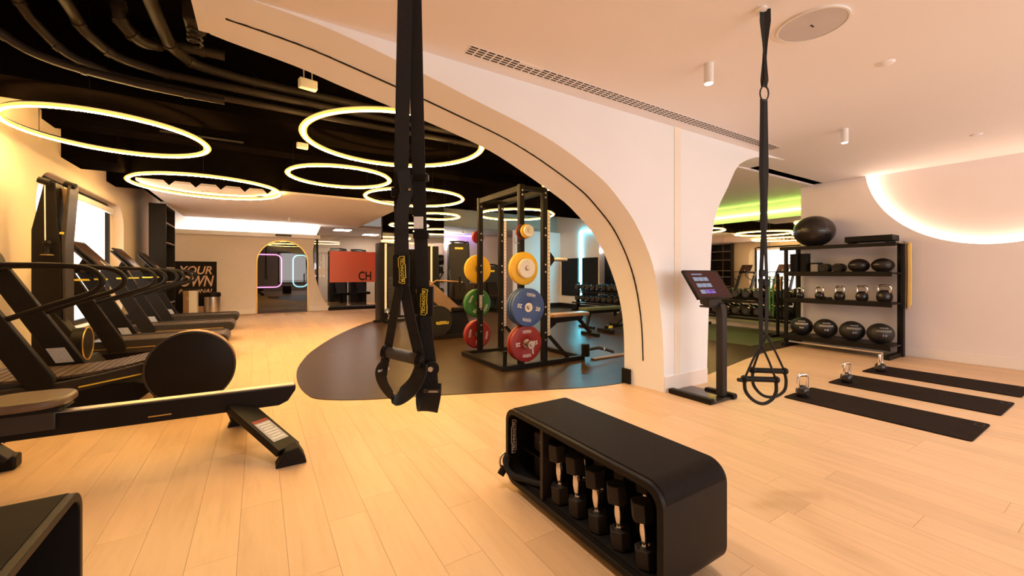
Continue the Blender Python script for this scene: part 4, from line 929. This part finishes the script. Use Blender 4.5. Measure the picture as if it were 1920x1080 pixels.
for y in (PV, PV2):
    s_ = B(PU2 + .037, PU2 + .085, y - .03, y + .03, .40, 2.12).build('hole_strip', 'alu', t, .002)
    ho = MB()
    for k in range(34): ho.cyl((PU2 + .061, y - .0305, .44 + k * .05), (PU2 + .061, y - .0312, .44 + k * .05), .008, n=6)
    ho.build('holes', 'ink', s_)['kind'] = 'stuff'
    MB().beam((PU2 + .06, y, .42), (PU2 + .42, y, .06), .05, .04).build('brace', 'black', t, .003)
MB().prism([(1.37, 0), (1.53, 0), (1.47, .09), (1.43, .09)], 'z', 0, .02)
sa = MB().cyl((PU2 + .09, PV, 1.455), (PU2 + .40, PV, 1.455), .025, n=16).build('spotter_bar', 'steel', t)
MB().prism([(PU2 + .085, 1.36), (PU2 + .095, 1.36), (PU2 + .16, 1.43), (PU2 + .16, 1.48), (PU2 + .095, 1.55), (PU2 + .085, 1.55)], 'y', PV - .03, PV + .03).build('bracket', 'black', sa, .003)
MB().tube([(PU - .04, PV - .02, 1.66), (PU - .10, PV - .02, 1.66), (PU - .11, PV - .02, 1.68), (PU - .115, PV - .02, 1.73)], .007, 8).build('bar_hook', 'steel', t)
MB().cyl((2.74, PV + .06, .05), (2.74, PV + .06, .24), .028, n=16).build('bar_holder', 'black', t)
B(PU - .03, PU + .02, PV2 - .039, PV2 - .037, .72, .92).build('sticker', 'sticker', t)
pz_n = (1.81, 1.33, .83, .36); pz_f = (1.84, 1.33, .79, .30)
for z, e_ in zip(pz_n, (.25, .20, .245, .30)): MB().cyl((PU - .02, PV - .037, z), (PU - .02, PV - e_, z), .024, n=16).build('peg', 'steel', t)
for z in pz_f: MB().cyl((PU, PV2 + .037, z), (PU, PV2 + .17, z), .024, n=16).build('peg', 'steel', t)
def plate(u, v, z, r, th, mat_, label, num=None, logos=True, roll=0.0):
    t = thing('weight_plate', label, 'weight plate', (u, v, z), 0, 'weight plates on the power rack')
    m = Matrix.Rotation(PI / 2, 4, 'X')           # lathe axis towards -Y
    h = th / 2
    MB().lathe([(.0255, -h * .6), (r * .26, -h * .6), (r * .30, -h * .8), (r * .92, -h), (r, -h * .75), (r, h * .75), (r * .92, h), (r * .30, h * .8), (r * .26, h * .6), (.0255, h * .6), (.0255, -h * .6)], 44, m).build('disc', mat_, t)
    MB().lathe([(.026, h * .6), (r * .24, h * .6), (r * .24, h * .75), (.026, h * .75), (.026, h * .6)], 28, m).build('hub', 'alu', t)
    if num:
        for s, a in ((-1, 1), (1, -1)):
            text(num, r * .30, 'white_paint', t, (s * r * .58 * math.cos(roll), -h * .95 - .001, s * r * .58 * math.sin(roll)), (R(90), -roll + (PI if s < 0 else 0), 0), 'numeral')
        for s in (1, -1):
            o = badge(t, (-s * r * .66 * math.sin(roll), -h * .95 - .001, s * r * .66 * math.cos(roll)), Euler((R(90), -roll + (PI if s < 0 else 0), 0)), r * .55, r * .17, mat_, 'white_paint', 'white_paint')
    return t
UP = PU - .02
for i, (r, mat_, lb, th) in enumerate(((.098, 'plate_red', 'small red plate at the back of the top near peg', .03), (.094, 'charcoal', 'small dark plate on the top near peg', .03), (.09, 'plate_yellow', 'small yellow plate on the top near peg', .03), (.074, 'plate_white', 'small white plate at the front of the top near peg', .03))):
    plate(UP, PV - .07 - i * .048, pz_n[0], r, th, mat_, lb)
plate(UP, PV - .09, pz_n[1], .215, .07, 'plate_yellow', 'large yellow bumper plate on the near side of the power rack')
plate(UP, PV - .16, pz_n[1], .125, .055, 'plate_white', 'small white plate in front of the near yellow plate')
for i in range(3): plate(UP, PV - .08 - i * .058, pz_n[2], .245, .052, 'plate_blue', ['blue bumper plate hindmost of the stack of three', 'blue bumper plate in the middle of the stack of three', 'blue bumper plate marked 20 at the front of the stack'][i], '20' if i == 2 else None, roll=R(-12))
plate(UP, PV - .08, pz_n[3], .235, .06, 'plate_red', 'red bumper plate behind the one marked 25 on the lowest near peg')
plate(UP, PV - .145, pz_n[3], .235, .06, 'plate_red', 'red bumper plate marked 25 at the bottom near side of the rack', '25')
t = thing('spring_collar', 'silver clamp collar on the peg of the red plate marked 25', 'collar', (UP, PV - .23, pz_n[3]))
MB().lathe([(.025, 0), (.05, 0), (.05, .05), (.025, .05), (.025, 0)], 24, Matrix.Rotation(PI / 2, 4, 'X')).build('ring', 'steel', t); MB().beam((.03, -.02, 0), (.035, -.03, -.12), .012, .01).build('lever', 'white_paint', t)
for z, r, mat_, lb, num, th in ((pz_f[0], .10, 'plate_red', 'small red plate on the far side of the power rack', None, .05), (pz_f[1], .225, 'plate_yellow', 'large yellow bumper plate on the far side of the power rack', None, .07), (pz_f[2], .225, 'plate_green', 'green bumper plate marked 10 on the far side of the rack', '10', .10), (pz_f[3], .225, 'plate_red', 'red bumper plate low on the far side of the rack', '25', .10)):
    plate(PU, PV2 + .05 + th / 2, z, r, th, mat_, lb, num, roll=R(60) if num == '10' else R(80))
plate(PU, PV2 + .13, pz_f[0], .08, .03, 'plate_white', 'small white plate behind the small red one on the far side')
t = thing('landmine_post', 'black pivot sleeve with a short tube handle at the foot of the power rack', 'landmine', (4.02, 4.42, .066))
MB().lathe([(.001, 0), (.06, 0), (.06, .17), (.05, .18), (.001, .18)], 20).build('sleeve', 'black', t)
MB().tube([(.03, 0, .09), (.20, -.05, .11), (.32, -.06, .08), (.46, -.10, .03)], .022, 12).build('handle', 'charcoal', t)
MB().cyl((.29, -.055, .085), (.31, -.06, .08), .028, n=12).build('ring', 'steel', t)
tag(B(4.12, 6.2, 4.35, 4.42, .006, .03).build('platform_edge', 'bronze', None, .004), 'low bronze edge strip of the lifting platform by the arch foot', 'platform edge')
# ================================================================== DUMBBELL RACKS ALONG THE MIRROR
def db_rack(v0, v1, label):
    t = thing('dumbbell_rack', label, 'rack', (9.0, v0, .006)); L = v1 - v0
    for y in (.0, L - .06): MB().prism([(.0, 0), (.50, 0), (.50, .06), (.34, .08), (.34, .95), (.24, .95), (.20, .10), (.0, .05)], 'y', y, y + .06).build('frame', 'black', t, .004)
    for z in (.64, .27):
        MB().beam((.04, 0, z), (.04, L, z), .05, .05).build('tier_rail', 'black', t, .003); MB().beam((.30, 0, z + .04), (.30, L, z + .04), .05, .05).build('tier_rail', 'black', t, .003)
    return t
def dumbbell(label, group):
    t = thing('dumbbell', label, 'dumbbell', (0, 0, 0), 0, group)
    for x in (0, .21): MB().lathe([(.001, x - .05), (.075, x - .05), (.092, x - .035), (.092, x + .035), (.075, x + .05), (.001, x + .05)], 18, Matrix.Rotation(PI / 2, 4, 'Y')).build('head', 'ball_black', t)
    MB().lathe([(.001, .053), (.055, .053), (.055, .05)], 16, Matrix.Rotation(-PI / 2, 4, 'Y')).build('end_cap', 'graphite', t)
    MB().cyl((.05, 0, 0), (.16, 0, 0), .017, n=10).build('handle', 'steel', t); return t
db_rack(3.9, 5.95, 'black two tier dumbbell rack in front of the mirror, seen through the right opening')
db_rack(8.2, 10.6, 'black two tier dumbbell rack by the turquoise strip, seen through the arch')
D0 = None
for (v0, nD, sp_, place) in ((4.06, 8, .245, 'rack under the green light'), (8.38, 9, .25, 'rack by the turquoise strip')):
    for z, tn in ((.808, 'upper'), (.438, 'lower')):
        for i in range(nD):
            lb = 'black round dumbbell, %s from right on %s tier of %s' % (['first', 'second', 'third', 'fourth', 'fifth', 'sixth', 'seventh', 'eighth', 'ninth'][i], tn, place); gr = '%s tier dumbbells, %s' % (tn, place)
            if D0 is None: D0 = dumbbell(lb, gr); D0.location = (9.07, v0, z)
            else: dup(D0, (9.07, v0 + i * sp_ + .02 * math.sin(i * 7), z), None, lb, gr)
# band stand with green tinged bands
t = thing('band_stand', 'black upright stand hung with green and black training bands near the dumbbells', 'stand', (8.72, 4.02, .014))
MB().cyl((0, 0, 0), (0, 0, 1.25), .03, n=12).build('pole', 'black', t)
for a in (0, 90, 180, 270): MB().beam((0, 0, .03), (.28 * math.cos(R(a)), .28 * math.sin(R(a)), .03), .05, .04).build('foot', 'black', t, .004)
for k in range(7):
    a = k * 51; cx_, cy_ = .17 * math.cos(R(a)), .17 * math.sin(R(a)); z1 = 1.18 - .05 * (k % 3); z0 = .35 + .07 * (k % 4)
    MB().cyl((0, 0, z1), (cx_ * 1.1, cy_ * 1.1, z1), .008, n=8).build('hook', 'steel', t)
    pts = [(cx_ + .05 * math.cos(R(q)), cy_ + .02 * math.cos(R(q)), (z1 - .04 if math.sin(R(q)) > 0 else z0) + .05 * math.sin(R(q))) for q in range(0, 360, 20)]
    MB().tube(pts, .011, 8, True).build('band', 'band_green' if k % 2 else 'black_matte', t)
# ================================================================== BENCHES AND MACHINES IN THE GYM
t = thing('flat_bench', 'long flat workout bench with a dark green pad by the far dumbbells', 'bench', (6.9, 7.0, .006))
MB().prism(rrect(-.65, .65, -.14, .14, .05, 4), 'z', .40, .47).build('pad', 'green_light_and_pad', t, .015)
MB().beam((-.55, 0, .36), (.55, 0, .36), .08, .07).build('beam', 'black', t, .004)
for x in (-.5, .5):
    MB().beam((x * .8, 0, .36), (x, 0, .04), .07, .05).build('leg', 'black', t, .004); MB().beam((x, -.25, .03), (x, .25, .03), .06, .05).build('foot', 'black', t, .004)
MB().cyl((.62, -.08, .2), (.62, .08, .2), .04, n=16).build('wheel', 'black', t)
t = thing('adjustable_bench', 'adjustable workout bench with bronze pad and yellow foot marks beside the power rack', 'bench', (5.1, 6.15, .006))
MB().prism(rrect(-.45, .50, -.14, .14, .06, 4), 'z', .42, .49).build('pad', 'bronze', t, .015)
MB().prism([(-.55, .30), (.35, .34), (.40, .41), (-.50, .41)], 'y', -.06, .06).build('frame', 'black', t, .006)
MB().beam((-.3, 0, .32), (-.75, 0, .05), .09, .06).build('leg', 'black', t, .004); MB().beam((.3, 0, .36), (.62, 0, .06), .08, .05).build('leg', 'black', t, .004)
for x in (-.75, .62): MB().beam((x, -.25, .03), (x, .25, .03), .07, .06).build('foot', 'black', t, .004)
MB().box(.40, .52, -.03, .03, .0, .014, Matrix.Translation((.0, 0, .245)) @ Matrix.Rotation(R(43), 4, 'Y')).build('leg_mark', 'yellow_mark', t)
MB().tube([(-.5, -.1, .44), (-.62, -.1, .47), (-.66, -.1, .42), (-.66, .1, .42), (-.62, .1, .47), (-.5, .1, .44)], .018, 8).build('push_handle', 'bronze', t)
t = thing('incline_bench', 'low incline bench frame with yellow markings in front of the flat bench', 'bench', (6.75, 6.2, .006))
MB().beam((-.55, 0, .12), (.45, 0, .16), .07, .06).build('beam', 'black', t, .004); MB().beam((-.35, 0, .17), (.1, 0, .45), .24, .05).build('back_pad', 'pad', t, .012)
B(.15, .45, -.13, .13, .20, .25).build('seat_pad', 'pad', t, .012)
for x in (-.55, .45): MB().beam((x, -.22, .05), (x, .22, .05), .07, .08).build('foot', 'black', t, .004)
for x in (-.5, .1): B(x, x + .12, -.0365, -.0355, .10, .15).build('logo_plate', 'yellow_mark', t)
# plate loaded press with the bronze arm
t = thing('plate_loaded_press', 'plate loaded press with a bronze slanted arm and round black housing behind the straps', 'exercise machine', (3.0, 7.5, .006))
MB().cyl((-.05, -.12, .33), (-.05, .10, .33), .30, n=40).build('round_housing', 'black', t, .015)
MB().cyl((-.05, -.125, .33), (-.05, -.12, .33), .27, n=40).build('housing_cover', 'charcoal', t)
badge(t, (.02, -.1262, .30), Euler((R(90), 0, 0)), .26, .06, 'yellow_mark', 'yellow_mark', 'ink')
MB().beam((-.28, .0, 1.02), (.36, .0, .46), .26, .07, (0, 1, 0)).build('arm', 'bronze', t, .008)
MB().beam((-.40, .05, .95), (-.30, .05, .30), .12, .07).build('arm', 'bronze', t, .008)
MB().prism([(.0, .05), (.65, .05), (.65, .20), (.55, .50), (.15, .50)], 'y', -.05, .30).build('frame', 'black', t, .01)
B(.25, .75, -.12, .34, .50, .58).build('seat_pad', 'pad', t, .02)
MB().beam((.62, .11, .55), (.80, .11, 1.05), .34, .08, (1, 0, 0)).build('back_pad', 'pad', t, .02)
MB().tube([(-.3, -.1, 1.0), (-.1, -.12, 1.12), (.2, -.12, 1.10), (.45, -.1, 1.08)], .016, 8).build('grip_bar', 'bronze', t)
MB().cyl((.35, -.2, .9), (.35, -.2, 1.2), .03, n=12).build('upright_post', 'black', t)
for x, y in ((-.35, -.2), (.65, -.2), (.65, .35), (-.3, .3)): MB().cyl((x, y, 0), (x, y, .08), .04, n=12).build('foot', 'black', t)
MB().beam((-.35, -.2, .05), (.65, -.2, .05), .07, .05).build('base_rail', 'black', t); MB().beam((-.3, .3, .05), (.65, .35, .05), .07, .05).build('base_rail', 'black', t)
# cable station with pale guide rod
t = thing('cable_station', 'tall black cable station with a pale upright guide rod at the rubber floor edge', 'exercise machine', (2.74, 10.55, .006))
MB().prism(rrect(-.10, .10, .05, .60, .04, 3), 'z', 0, 2.05).build('column', 'black', t)
MB().cyl((.02, -.02, .25), (.02, -.02, 2.02), .028, n=14).build('guide_rod', 'plate_white', t)
B(.06, .48, .20, .45, .1, 2.05).build('weight_shroud', 'charcoal', t, .03)
ws = MB()
for k in range(8): ws.box(.14, .40, .19, .20, .30 + k * .11, .39 + k * .11)
ws.build('weight_stack', 'graphite', t)['kind'] = 'stuff'
MB().beam((-.1, -.02, 2.08), (1.3, -.02, 2.02), .05, .06).build('top_bar', 'steel', t); MB().cyl((1.25, -.02, .25), (1.25, -.02, 2.0), .028, n=14).build('guide_rod', 'plate_white', t)
MB().prism(rrect(1.15, 1.5, .05, .40, .04, 3), 'z', 0, 2.0).build('column', 'black', t)
MB().lathe([(.001, 0), (.06, 0), (.06, .04), (.001, .04)], 20, Matrix.Translation((.04, -.05, .30)) @ Matrix.Rotation(PI / 2, 4, 'X')).build('pulley', 'steel', t)
MB().beam((-.25, .1, .03), (.55, .1, .03), .09, .06).build('base_rail', 'black', t); MB().beam((.02, -.3, .03), (.02, .6, .03), .09, .06).build('base_rail', 'black', t)
MB().tube([(.04, -.08, .30), (.05, -.12, .22), (.09, -.12, .17), (.06, -.12, .14)], .012, 8).build('grip', 'chrome', t)
def pin_machine(loc, rz, label, h=2.2, w_=.62):
    t = thing('weight_machine', label, 'exercise machine', loc, rz)
    MB().prism(rrect(-w_ / 2, w_ / 2, .0, h, .12, 5), 'y', 0, .28).build('shroud', 'charcoal', t, .02)
    MB().tube(smooth_curve([(w_ / 2 + .03, .14, .05), (w_ / 2 + .03, .14, h - .2), (w_ / 2 - .08, .14, h + .03), (-w_ / 2 + .05, .14, h + .03)], 5), .028, 10).build('tube_frame', 'black', t)
    B(-.13, .13, -.006, 0, h - .20, h - .14).build('logo_plate', 'yellow_mark', t)
    B(-.25, .25, -.55, -.15, .45, .55).build('seat_pad', 'pad', t, .02); MB().beam((0, -.30, .50), (0, .0, .95), .36, .08).build('back_pad', 'pad', t, .02)
    B(-.05, .05, -.65, .1, .05, .12).build('base_beam', 'black', t); MB().cyl((0, -.35, 0), (0, -.35, .46), .04, n=12).build('seat_post', 'black', t)
    for s in (-1, 1): MB().tube([(s * .28, .0, 1.35), (s * .34, -.2, 1.3), (s * .34, -.45, 1.05)], .022, 8).build('grip', 'graphite', t)
    return t
pin_machine((5.25, 11.5, .006), R(-12), 'tall dark weight machine with a rounded top left of the power rack')
pin_machine((6.55, 11.8, .006), R(-5), 'dark weight machine partly hidden behind the coloured plates', 1.5)
for i, (u, v, lb) in enumerate(((2.55, 16.4, 'dark weight machine behind the red glass, left one'), (3.35, 16.8, 'dark weight machine behind the red glass, middle one'), (4.25, 16.3, 'dark weight machine behind the red glass, right one'))): pin_machine((u, v, 0), R(10), lb, 2.15)
# red film on the glass with its word
t = thing('red_banner', 'translucent red film banner with black letters on the far glass', 'banner', (3.0, 15.16, 0))
B(-.93, .95, -.004, .004, .95, 2.03).build('film', 'red_glass', t)
text('CH', .44, 'ink', t, (.24, -.008, 1.15), (R(90), 0, 0), width=.44)

for i, (u, v) in enumerate(((2.6, 15.9), (3.9, 17.2))):  # panels added to brighten the machine room and the red film
    t = thing('added_panel_light', 'added light panel brightening the far machine room, %s one' % ['near', 'far'][i], 'ceiling lamp', (u, v, 2.86))
    B(-.3, .3, -.3, .3, -.02, 0).build('frame', 'white_paint', t); B(-.27, .27, -.27, .27, -.024, -.02).build('diffuser', 'room_fill_led', t)
